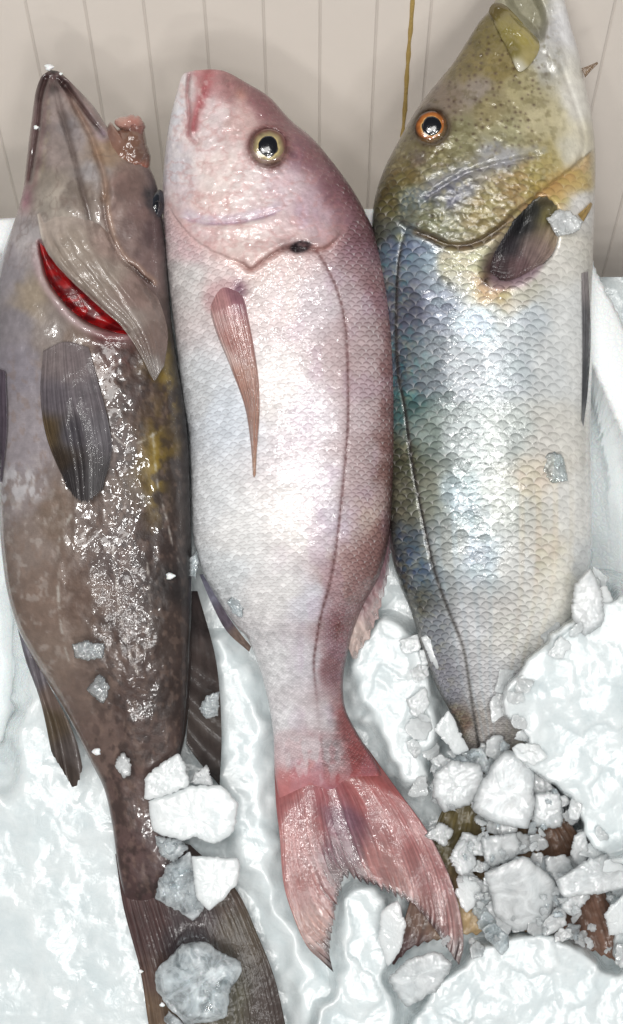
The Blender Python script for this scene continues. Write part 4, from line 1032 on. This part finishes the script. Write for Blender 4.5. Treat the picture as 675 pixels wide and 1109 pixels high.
    coons(root, 'pectoral_fin', M['fin_dark'], [(47, 380), (70, 370), (96, 376)], [(72, 527), (84, 541), (98, 542), (112, 528)], [(47, 380), (44, 428), (51, 475), (72, 527)], [(96, 376), (107, 416), (117, 455), (121, 490), (112, 528)],
          pz, lambda x, y, u, v: idw(x, y, CP, 2, 6), rays=17, nu=140, nv=120, thick=3, teeth=5, clear=.3)
    # fin at the belly edge, far left
    coons(root, 'pelvic_fin', M['fin_dark'], [(-12, 395), (6, 402)], [(-8, 520), (2, 522)], [(-12, 395), (-14, 450), (-8, 520)], [(6, 402), (8, 460), (2, 522)], lambda x, y, u, v: sf(np.maximum(x, -4), y) + 5,
          lambda x, y, u, v: rgb(92, 78, 92) + 0 * x[..., None], rays=5, nu=24, nv=60, thick=3)
    # anal fin, lower left
    CA = [(22, 690, 132, 128, 142), (35, 730, 104, 96, 104), (50, 780, 92, 74, 52), (70, 835, 76, 62, 54), (82, 820, 96, 84, 80), (60, 760, 120, 98, 88)]
    coons(root, 'anal_fin', M['fin_dark'], [(18, 676), (44, 725), (74, 780)], [(56, 815), (70, 838), (81, 853), (90, 832)], [(18, 676), (28, 715), (44, 760), (56, 815)], [(74, 780), (84, 806), (90, 832)],
          lambda x, y, u, v: 26 - 6 * v + 3 * np.sin(u * 9), lambda x, y, u, v: idw(x, y, CA, 2, 6), rays=9, nu=90, nv=90, thick=3, teeth=4)
    # dorsal fin folded along the right edge
    CD = [(215, 660, 52, 40, 38), (225, 720, 66, 52, 48), (232, 790, 74, 62, 56), (222, 810, 60, 48, 44), (236, 845, 60, 50, 46)]
    coons(root, 'dorsal_fin', M['fin_dark'], [(204, 640), (206, 720), (202, 806)], [(214, 640), (234, 715), (240, 790), (238, 851)], [(204, 640), (214, 640)], [(202, 806), (218, 828), (238, 851)],
          lambda x, y, u, v: 30 - 12 * v - 8 * u + 2 * np.sin(u * 30), lambda x, y, u, v: idw(x, y, CD, 2, 6), rays=3, nu=150, nv=60, thick=3, teeth=0)
    # tail
    CT2 = [(160, 1000, 80, 50, 48), (150, 960, 92, 62, 60), (215, 985, 70, 54, 56), (260, 1010, 84, 68, 50), (180, 1060, 96, 66, 56), (250, 1080, 76, 70, 46), (290, 1080, 70, 54, 48), (200, 1020, 60, 44, 48), (165, 1100, 112, 84, 60), (240, 970, 88, 68, 56)]
    coons(root, 'tail_fin', M['fin_dark'], [(125, 925), (165, 905), (206, 915)], [(172, 1160), (220, 1172), (270, 1168), (316, 1150)], [(125, 925), (134, 983), (152, 1051), (161, 1109), (172, 1160)], [(206, 915), (254, 961), (281, 1017), (298, 1061), (309, 1109), (316, 1150)],
          lambda x, y, u, v: 15 - 12 * smooth(.4, .02, v) + 7 * np.sin(np.pi * u) - 8 * u + .3 * np.sin(u * 22), lambda x, y, u, v: idw(x, y, CT2, 3, 6), rays=26, nu=170, nv=150, thick=4, teeth=5)
    return root


build_grouper(); build_bream(); build_emperor()

# =================================================================== the setting: wall, floor, foam box, ice
def plain(name, c, rough=.6, spec=.3, bump=None, var=.06, scale=25, attr=False):
    t = NT(name)
    geo = t.n('ShaderNodeTexCoord').outputs['Object']
    n = t.noise(scale, 5, .6, geo)
    cc = t.mix(n, tuple(x * (1 - var) for x in L3(*c)[:3]) + (1,), tuple(min(1, x * (1 + var)) for x in L3(*c)[:3]) + (1,))
    if attr:
        cc = t.mix(1.0, cc, t.n('ShaderNodeAttribute', attribute_name='Col').outputs['Color'], 'MULTIPLY')
    kw = dict(Base_Color=cc, Roughness=rough)
    if bump:
        kw['Normal'] = t.bump(t.noise(bump[0], 4, .6, geo), bump[1], bump[2])
    b = t.bsdf(**kw); b.inputs['Specular IOR Level'].default_value = spec
    return t.m


M['wall'] = plain('cream_panel', (216, 207, 198), .45, .35, (60, .12, .002), .05, 9, attr=True)
M['groove'] = plain('groove_dark', (150, 140, 132), .8, .2)
M['floor'] = plain('dark_floor', (22, 22, 24), .7, .2)


def foam():
    t = NT('foam')
    geo = t.n('ShaderNodeTexCoord').outputs['Object']
    v = t.n('ShaderNodeTexVoronoi'); v.feature = 'DISTANCE_TO_EDGE'; v.inputs['Scale'].default_value = 260; t.link(geo, v.inputs['Vector'])
    c = t.mix(t.ss(v.outputs['Distance'], 0, .12), L3(226, 230, 231), L3(234, 237, 237))
    n = t.bump(t.ss(v.outputs['Distance'], 0, .3), .25, .0006)
    b = t.bsdf(Base_Color=c, Roughness=.6, Normal=n); b.inputs['Subsurface Weight'].default_value = .15; b.inputs['Subsurface Scale'].default_value = .004
    return t.m


M['foam'] = foam()

# leaning cream panel wall behind the box; its boards are one sheet with real V grooves
Dn = np.array([12.5, 945.5, 1300.0]); Dn[0] = 0; Dn /= np.linalg.norm(Dn)
P0 = np.array([0.0, 333.0, -400.0])
KW = 1360.0 / 1300.0
gx0 = np.array([-70, -36, 27, 91, 155, 221, 285, 347, 409, 468, 539, 604, 667, 731, 795.0])
gx0 = (gx0 - CX)
gpx = gx0 * 1.046
rows = np.linspace(-60, 900, 60)
xs = []; kind = []
edges = [-900] + list(gpx) + [900]
for g in gpx:
    xs += [g - 2.0, g - .7, g + .7, g + 2.0]
fill = np.linspace(-900, 900, 40)
xs = np.array(sorted(xs + [f for f in fill if np.min(np.abs(f - gpx)) > 6]))
dep = np.array([-1.0 if np.min(np.abs(x - gpx)) < 1.2 else 0.0 for x in xs])
XX, RR = np.meshgrid(xs, rows)
nrm = np.array([0, -1300.0, 945.5]); nrm /= np.linalg.norm(nrm)
PW = np.stack([XX, P0[1] + RR * Dn[1] + dep[None] * nrm[1], P0[2] + RR * Dn[2] + dep[None] * nrm[2]], -1) * S
groove_tone = np.where(np.min(np.abs(XX[..., None] - gpx), -1) < 1.2, .82, 1.0) * np.ones(XX.shape)  # panel colour slightly darker along the grooves
wall = mesh_obj('panel_wall', PW.reshape(-1, 3), grid_faces(len(rows), len(xs)), M['wall'], None, np.repeat(groove_tone[..., None], 3, -1), smooth_sh=False)
tag(wall, 'cream grooved panel wall behind the white foam box', 'wall')
# solid back so the panel has thickness
wall.modifiers.new('thick', 'SOLIDIFY').thickness = .01
wall.modifiers['thick'].offset = 1 if False else -1
# yellow-brown strip of old sealant down one groove
yx = (447 - CX) * 1.046
t_ = np.linspace(0, 900, 200)
wv = 2.6 + 1.4 * (fbm(t_ / 16, t_ * 0, 3) - .5) * 2
vs = []
for k in range(200):
    for sx, up in ((-1, .3), (-.5, 1.8), (.5, 1.8), (1, .3)):
        vs.append([yx + sx * wv[k] + 1.2 * (fbm(t_[k] / 30, 0, 7) - .5), P0[1] + t_[k] * Dn[1] + up * nrm[1], P0[2] + t_[k] * Dn[2] + up * nrm[2]])
M['seal'] = plain('sealant', (168, 142, 84), .5, .4, (300, .5, .002), .25, 60)
seal = mesh_obj('sealant_strip', np.array(vs) * S, grid_faces(200, 4), M['seal'])
tag(seal, 'thin yellowed strip running down the cream panel wall', 'strip')

fl = mesh_obj('floor', np.array([(-6, -6, -460 * S), (6, -6, -460 * S), (6, 6, -460 * S), (-6, 6, -460 * S)]), [(0, 1, 2, 3)], M['floor'])
tag(fl, kind='structure')

# foam box with a chamfered far corner
outer = [(-80, 239), (300, 229), (596, 222), (612, 224), (690, 383), (752, 512), (790, 600), (800, 1300), (-80, 1300)]
inner = [(-36, 276), (300, 270), (570, 268), (590, 284), (642, 398), (675, 475), (730, 604), (752, 1255), (-36, 1255)]
bottom = [(14, 330), (300, 330), (560, 330), (596, 360), (640, 430), (655, 500), (668, 640), (700, 1200), (14, 1200)]
nb_ = len(outer)


def jag(P, n_each=40, amp=1.2, seed=1, z=0.0):
    out = []
    for i in range(len(P)):
        a = np.array(P[i], float); b = np.array(P[(i + 1) % len(P)], float)
        d = b - a; nn = np.array([-d[1], d[0]]) / (np.hypot(*d) + 1e-6)
        for k in range(n_each):
            t = k / n_each
            q = a + d * t
            out.append(q + nn * amp * (fbm(t * 45 + i * 9, i * 3.0, seed, 3) - .5) * 2)
    return np.array(out)


oT = jag(outer, amp=3.0, seed=4); iT = jag(inner, amp=1.6, seed=9); iB = jag(bottom, amp=.3, seed=2); oB = jag(outer, amp=.4, seed=4)
n_ = len(oT)
loops = []
loops.append(W(oB[:, 0], oB[:, 1], -440) * np.array([1 / (1 + 440 / F)] * 2 + [1]))
loops.append(W(oT[:, 0], oT[:, 1], -4 + 0 * oT[:, 0]))
mid = (oT * .9 + iT * .1); loops.append(W(mid[:, 0], mid[:, 1], 0 + 2.0 * (fbm(mid[:, 0] / 9, mid[:, 1] / 9, 5) - .5)))
mid = (oT * .5 + iT * .5); loops.append(W(mid[:, 0], mid[:, 1], 1 + 2.5 * (fbm(mid[:, 0] / 9, mid[:, 1] / 9, 5) - .5)))
mid = (oT * .1 + iT * .9); loops.append(W(mid[:, 0], mid[:, 1], 0 + 2.0 * (fbm(mid[:, 0] / 9, mid[:, 1] / 9, 6) - .5)))
loops.append(W(iT[:, 0], iT[:, 1], -4))
loops.append(W(iB[:, 0], iB[:, 1], -150))
cI = iB.mean(0)
loops.append(W(cI[0] + .05 * (iB[:, 0] - cI[0]), cI[1] + .05 * (iB[:, 1] - cI[1]), -158))
bx = mesh_obj('foam_box', np.vstack(loops), grid_faces(len(loops), n_, True), M['foam'])
tag(bx, 'white polystyrene fish box holding the three fish and the ice', 'box')

# bed of crushed ice
gxs = np.arange(-30, 735, 2.2); gys = np.arange(300, 1240, 2.2)
GX, GY = np.meshgrid(gxs, gys)


def bed_z(x0, y0):
    x = x0 + 13 * (fbm(x0 / 24, y0 / 24, 201, 2) - .5) * 1.7; y = y0 + 13 * (fbm(x0 / 24, y0 / 24, 207, 2) - .5) * 1.7
    z = -22 + (fbm(x / 60, y / 60, 3) - .5) * 14
    # smooth bank of ice, low left
    z += 16 * smooth(780, 900, y) * smooth(330, 200, x)
    z += 18 * pmask(x, y, [(226, 690), (262, 712), (284, 760), (292, 850), (300, 960), (330, 1030), (360, 1070), (330, 1140), (300, 1000), (262, 940), (240, 860), (226, 760)], 14)
    # lumps between the middle and the right fish
    z += 34 * pmask(x, y, [(392, 690), (425, 668), (452, 690), (470, 740), (480, 790), (466, 830), (462, 870), (440, 850), (410, 800), (382, 760), (380, 720)], 9)
    # between the tail lobes and along the bottom
    z += 30 * pmask(x, y, [(372, 980), (388, 962), (412, 970), (430, 1000), (424, 1060), (420, 1130), (330, 1140), (366, 1056)], 8)
    z += 46 * pmask(x, y, [(440, 1120), (460, 1075), (491, 1045), (529, 1020), (576, 1008), (626, 1014), (655, 1048), (690, 1066), (700, 1180), (430, 1180)], 9)
    # heap over the right fish's tail
    heap = [(760, 640), (668, 648), (646, 622), (626, 628), (617, 660), (604, 674), (576, 704), (549, 740), (545, 776), (566, 796), (556, 814), (578, 846), (604, 858), (616, 888), (636, 902), (662, 938), (690, 950), (760, 1000)]
    z += 100 * pmask(x, y, heap, 6) * (1 - .25 * smooth(700, 900, y))
    z += 34 * pmask(x, y, [(650, 940), (700, 940), (720, 1060), (672, 1050), (664, 1000)], 8)
    # keep the wall on the right clear above the heap
    z += -190 * smooth(612, 650, x) * smooth(650, 600, y)
    z += -170 * smooth(30, 4, x) * smooth(880, 740, y)
    wx, wy = x + 10 * (fbm(x / 18, y / 18, 5) - .5) * 2, y + 10 * (fbm(x / 18, y / 18, 6) - .5) * 2
    wx, wy = x, y
    f1, e1 = facets(wx, wy, 46, 7, .13, 4.0)
    f2, e2 = facets(wx, wy, 24, 31, .2, 3.0)
    f3, e3 = facets(x, y, 10, 37, .25, 1.3)
    am = np.clip(.22 + smooth(330, 400, x) + .3 * smooth(760, 860, y), 0, 1) * (1 - .5 * smooth(330, 240, x))
    z += am * (f1 * .4 + f2 * .25 * smooth(.4, .6, fbm(x / 60, y / 60, 19))) + (fbm(x / 30, y / 30, 12, 2) - .5) * 6 + (fbm(x / 4, y / 4, 13, 2) - .5) * .8
    return z


BZ = bed_z(GX, GY)
ice = mesh_obj('crushed_ice', W(GX, GY, BZ).reshape(-1, 3), grid_faces(len(gys), len(gxs))[:, ::-1], M['ice_bed'])
tag(ice, 'bed of white crushed ice filling the foam box', 'ice', kind='stuff')

# ---- pieces of ice one can tell apart
random.seed(5)
zb = lambda x, y: float(bed_z(np.array([float(x)]), np.array([float(y)]))[0])


def piece(outline, z, thick, mat, label, seed, group='loose pieces of ice', name='ice_chunk', tilt=(0, 0), facet=.14, flat=.4, rough=1.4, ragged=1.4):
    o = stone(name, M[mat], outline, z, thick, seed, rough=rough, facet=facet, flat=flat, tilt=tilt, ragged=ragged)
    return tag(o, label, 'ice', group)


piece([(158, 842), (172, 828), (192, 817), (200, 824), (205, 851), (167, 866), (157, 863)], 46, 9, 'ice', 'ragged white flake topmost in the pile on the brown fish by its fin', 1, flat=.2, facet=.015)
piece([(161, 868), (203, 852), (240, 850), (258, 872), (254, 901), (231, 914), (209, 907), (198, 911), (167, 901)], 44, 13, 'ice', 'broad flat white slab across the brown fish just before its tail', 2, flat=.2, facet=.012)
piece([(206, 848), (212, 836), (223, 828), (228, 838), (231, 852)], 42, 7, 'ice_frost', 'small pointed flake wedged between the brown fin and the broad white slab', 3)
piece([(167, 905), (195, 909), (204, 918), (188, 934), (172, 924)], 36, 10, 'ice_clear', 'grey see-through flake tucked under the broad white slab', 4)
piece([(181, 938), (206, 922), (214, 958), (220, 983), (209, 997), (186, 983), (168, 973), (172, 955)], 34, 16, 'ice_clear', 'clear grey chunk on the brown tail left of the white wedge', 5, facet=.3)
piece([(207, 927), (258, 930), (257, 958), (227, 987), (212, 969)], 46, 12, 'ice', 'white pointed wedge of ice lying at the root of the brown tail', 6, flat=.22, facet=.012, ragged=.8)
piece([(167, 1056), (180, 1038), (198, 1022), (223, 1020), (237, 1029), (261, 1041), (261, 1053), (251, 1070), (246, 1100), (222, 1108), (200, 1108), (183, 1093), (169, 1072)], 36, 24, 'ice_clear', 'large rounded clear lump on the brown tail at the bottom edge', 7, facet=.25, flat=.6)
piece([(182, 1094), (200, 1108), (214, 1112), (210, 1122), (188, 1120), (178, 1106)], 28, 12, 'ice_clear', 'small clear crumb under the large rounded lump on the brown tail', 8)
piece([(126, 822), (134, 816), (142, 822), (142, 838), (134, 842), (126, 832)], 46, 8, 'ice_frost', 'small frosted nugget on the brown flank above the pile', 9)
piece([(78, 698), (96, 694), (112, 697), (112, 712), (96, 716), (82, 712)], 84, 5, 'ice_film', 'thin rectangular flake on the pale side of the brown fish', 10, flat=.2, facet=.04)
piece([(94, 746), (108, 730), (120, 744), (112, 762)], 80, 6, 'ice_film', 'tilted square flake on the brown fish below the thin rectangular one', 11, flat=.2)
piece([(214, 768), (226, 752), (238, 750), (236, 776), (224, 778)], 34, 6, 'ice_clear', 'clear flake stuck to the dark fin at the right of the brown fish', 12)
piece([(592, 236), (608, 226), (618, 230), (632, 240), (622, 252), (604, 256), (597, 246)], float(FISH['emperor'](612, 240)) + 5, 4, 'ice_frost', 'white flake by the gill opening of the silver fish', 13, flat=.2)
piece([(582, 495), (600, 488), (612, 498), (614, 520), (598, 522), (586, 512)], float(FISH['emperor'](598, 505)) + 1, 3, 'ice_film', 'thin melting flake on the belly of the silver fish', 14, flat=.3)
piece([(246, 652), (258, 640), (264, 652), (262, 668), (252, 664)], float(FISH['bream'](256, 654)) + 1, 4, 'ice_film', 'small flake above the little dark fin of the pink fish', 17, flat=.3)
piece([(206, 602), (214, 596), (216, 612), (212, 628), (206, 622)], 44, 7, 'ice_clear', 'clear droplet of ice in the gap between the brown and pink fish', 18)
# right: around the buried tail
RB = [([(470, 839), (491, 822), (521, 829), (525, 852), (508, 873), (481, 879), (468, 862)], 34, 26, 'ice_frost', 'rounded grey translucent lump below the silver fish'),
      ([(517, 852), (546, 812), (576, 818), (580, 864), (572, 898), (529, 890), (512, 877)], 40, 30, 'ice_frost', 'large pale block right of the rounded translucent lump'),
      ([(580, 860), (605, 858), (610, 894), (590, 898), (576, 892)], 30, 18, 'ice_frost', 'grey block between the large pale block and the right heap'),
      ([(521, 907), (559, 902), (566, 924), (546, 936), (525, 940)], 28, 16, 'ice_frost', 'grey chunk under the large pale block'),
      ([(485, 930), (504, 902), (517, 936), (500, 949)], 28, 12, 'ice_frost', 'leaning pointed flake right of the red tail'),
      ([(525, 945), (548, 934), (572, 928), (601, 957), (593, 1000), (559, 1010), (536, 990)], 34, 24, 'ice_frost', 'big white chunk with straight edges in the middle of the right rubble'),
      ([(601, 953), (630, 934), (664, 922), (690, 940), (680, 962), (612, 972)], 52, 14, 'ice_frost', 'long flat shard sloping from the right heap'),
      ([(496, 949), (517, 949), (522, 970), (506, 988), (494, 970)], 26, 14, 'ice', 'white nugget beside the tip of the red tail'),
      ([(517, 948), (540, 970), (557, 993), (531, 1018), (512, 985)], 20, 12, 'ice_clear', 'clear slanted sheet above the big bottom heap'),
      ([(470, 790), (486, 770), (502, 800), (508, 812), (494, 818)], 34, 10, 'ice', 'narrow white splinter against the narrow end of the silver fish'),
      ([(590, 930), (612, 925), (622, 940), (604, 950), (592, 944)], 30, 12, 'ice_frost', 'small grey block left of the long flat shard'),
      ([(612, 962), (636, 952), (640, 972), (622, 992), (606, 984)], 26, 14, 'ice_frost', 'grey piece under the long flat shard'),
      ([(622, 905), (634, 900), (638, 926), (628, 938), (618, 926)], 40, 12, 'ice_frost', 'upright splinter in front of the brown buried fin on the right'),
      ([(654, 990), (676, 968), (690, 990), (684, 1010), (660, 1012)], 34, 16, 'ice', 'white chunk at the right edge above the dark gap'),
      ([(420, 1060), (440, 1040), (470, 1030), (490, 1044), (470, 1075), (440, 1090)], 22, 18, 'ice_frost', 'yellowish clear slab below the red tail tip'),
      ([(412, 985), (430, 976), (440, 1000), (434, 1030), (420, 1046), (410, 1020)], 26, 14, 'ice', 'white crumb left of the brown fin tip between the red lobes'),
      ([(460, 905), (476, 890), (492, 900), (482, 916)], 22, 8, 'ice_frost', 'small flake right of the red tail above the leaning pointed one'),
      ([(456, 690), (470, 684), (486, 700), (498, 722), (480, 730), (466, 716)], 28, 14, 'ice', 'white nugget squeezed against the back of the silver fish'),
      ([(622, 632), (640, 616), (652, 640), (654, 672), (634, 690), (618, 668)], 84, 14, 'ice_frost', 'pale slab topmost in the right heap beside the belly')]
for k, (ol, z, th, mt, lb) in enumerate(RB):
    piece(ol, z, th * .55, mt, lb, 30 + k, facet=.015, flat=.3, rough=.7, tilt=((hash2(np.array([k]), np.array([1]), 2)[0] - .5) * .5, (hash2(np.array([k]), np.array([2]), 2)[0] - .5) * .5))

# nameless rubble: pieces nothing tells apart, scattered over a zone and kept off the gaps that show what lies beneath
def scatter(zone, n, r0, r1, zf, mats, label, group, seed, gaps=(), mind=.8, flat=.3, facet=.2, thick=.7):
    rnd = random.Random(seed); Z = np.asarray(zone, float); put = []; tries = 0
    while len(put) < n and tries < 6000:
        tries += 1
        x = rnd.uniform(Z[:, 0].min(), Z[:, 0].max()); y = rnd.uniform(Z[:, 1].min(), Z[:, 1].max()); r = rnd.uniform(r0, r1)
        if not inpoly(np.array([x]), np.array([y]), Z)[0]: continue
        if any(math.hypot(x - gx, y - gy) < gr + r * .8 for gx, gy, gr in gaps): continue
        if any(math.hypot(x - a, y - b) < mind * (r + c) for a, b, c in put): continue
        put.append((x, y, r))
        k = rnd.randint(4, 7); a0 = rnd.uniform(0, 6); asp = rnd.uniform(.5, 1); ro = rnd.uniform(0, 3.1)
        pts = []
        for i in range(k):
            t = a0 + 2 * math.pi * (i + rnd.uniform(-.3, .3)) / k; q = r * rnd.uniform(.8, 1.15)
            ex, ey = q * math.cos(t), q * asp * math.sin(t)
            pts.append((x + ex * math.cos(ro) - ey * math.sin(ro), y + ex * math.sin(ro) + ey * math.cos(ro)))
        o = stone('ice_chunk', M[rnd.choice(mats)], pts, zf(x, y) + rnd.uniform(-2, 5), r * thick * rnd.uniform(.6, 1.1), seed * 100 + len(put), rough=.8, facet=facet, flat=flat * rnd.uniform(.6, 1.5),
                  tilt=(rnd.uniform(-.4, .4), rnd.uniform(-.4, .4)), ragged=1.2, nang=64, nr=16)
        tag(o, label, 'ice', group)


GAPS = [(492, 890, 15), (482, 905, 10), (610, 911, 16), (648, 985, 17), (660, 1008, 12), (455, 982, 14), (432, 1028, 9), (512, 1008, 9), (505, 880, 8), (470, 925, 13), (480, 955, 14), (490, 985, 14), (497, 1015, 12), (500, 1040, 9)]
scatter([(462, 830), (500, 818), (545, 806), (590, 850), (640, 900), (680, 950), (680, 1050), (640, 1020), (560, 1006), (500, 1040), (470, 1000), (500, 990), (470, 900)], 80, 9, 22, lambda x, y: 24, ['ice_frost', 'ice_frost', 'ice_frost', 'ice_clear'],
        'pale broken piece in the ice rubble over the sunken tail', 'ice rubble over the sunken tail', 3, GAPS, .44, .12, .05, .3)
EDGE = [(646, 616), (626, 624), (612, 664), (598, 680), (570, 708), (543, 742), (538, 776), (560, 800), (552, 818), (572, 850), (598, 864), (612, 892), (632, 906), (656, 940), (676, 952), (676, 930), (660, 915), (640, 885), (618, 868), (608, 846), (584, 834), (576, 812), (586, 796), (566, 770), (572, 750), (598, 722), (622, 696), (640, 664), (660, 640)]
scatter(EDGE, 26, 10, 22, lambda x, y: zb(x, y) + 4, ['ice'], 'thin pale flake along the rim of the ice heap over the silver fish', 'flakes on the rim of the right ice heap', 4, (), .5, .14, .06, .22)
scatter([(440, 680), (456, 690), (470, 740), (484, 790), (470, 830), (455, 860), (440, 840), (452, 790), (444, 730)], 9, 8, 18, lambda x, y: zb(x, y) + 3, ['ice'],
        'thin pale flake on the ice bank between the pink and silver fish', 'flakes on the middle ice bank', 5, (), .5, .16, .06, .25)

G2 = [(x, y, r * .7) for x, y, r in GAPS]
scatter([(462, 830), (500, 812), (545, 800), (590, 845), (640, 900), (680, 945), (680, 1050), (640, 1025), (560, 1012), (500, 1045), (470, 1000), (505, 990), (478, 900)], 95, 3.5, 8, lambda x, y: 33, ['ice_frost', 'ice_frost', 'ice_clear'],
        'tiny splinter of ice among the rubble over the sunken tail', 'splinters in the ice rubble', 13, G2, .55, .25, .1, .5)
# small white foam beads on and beside the brown fish
for (x, y, r, z, lb) in [(53, 73, 5, 44, 'white foam crumb on the tip of the brown snout'), (39, 138, 3, 40, 'white foam crumb at the left lip of the brown fish'), (66, 80, 2, 46, 'tiny white foam crumb on the dark upper lip'), (105, 814, 5, 62, 'white foam crumb on the pale edge above the brown tail'), (184, 624, 5, 70, 'cream crumb on the dark right flank of the brown fish'),
                        (152, 1052, 3, 26, 'tiny white crumb left of the large rounded clear lump'), (176, 1088, 3, 30, 'tiny white crumb under the large rounded clear lump')]:
    o = stone('foam_crumb', M['foam'], [(x + r * math.cos(t) * (1 + .3 * math.sin(3 * t + x)), y + r * .8 * math.sin(t)) for t in np.linspace(0, 6.0, 9)], z, r * 1.4, int(x), rough=.4, facet=.05, flat=.9, ragged=.3, nang=28, nr=8)
    if z > 0 and 75 < y < 1000:
        pass
    tag(o, lb, 'crumb', 'foam crumbs on the brown fish')
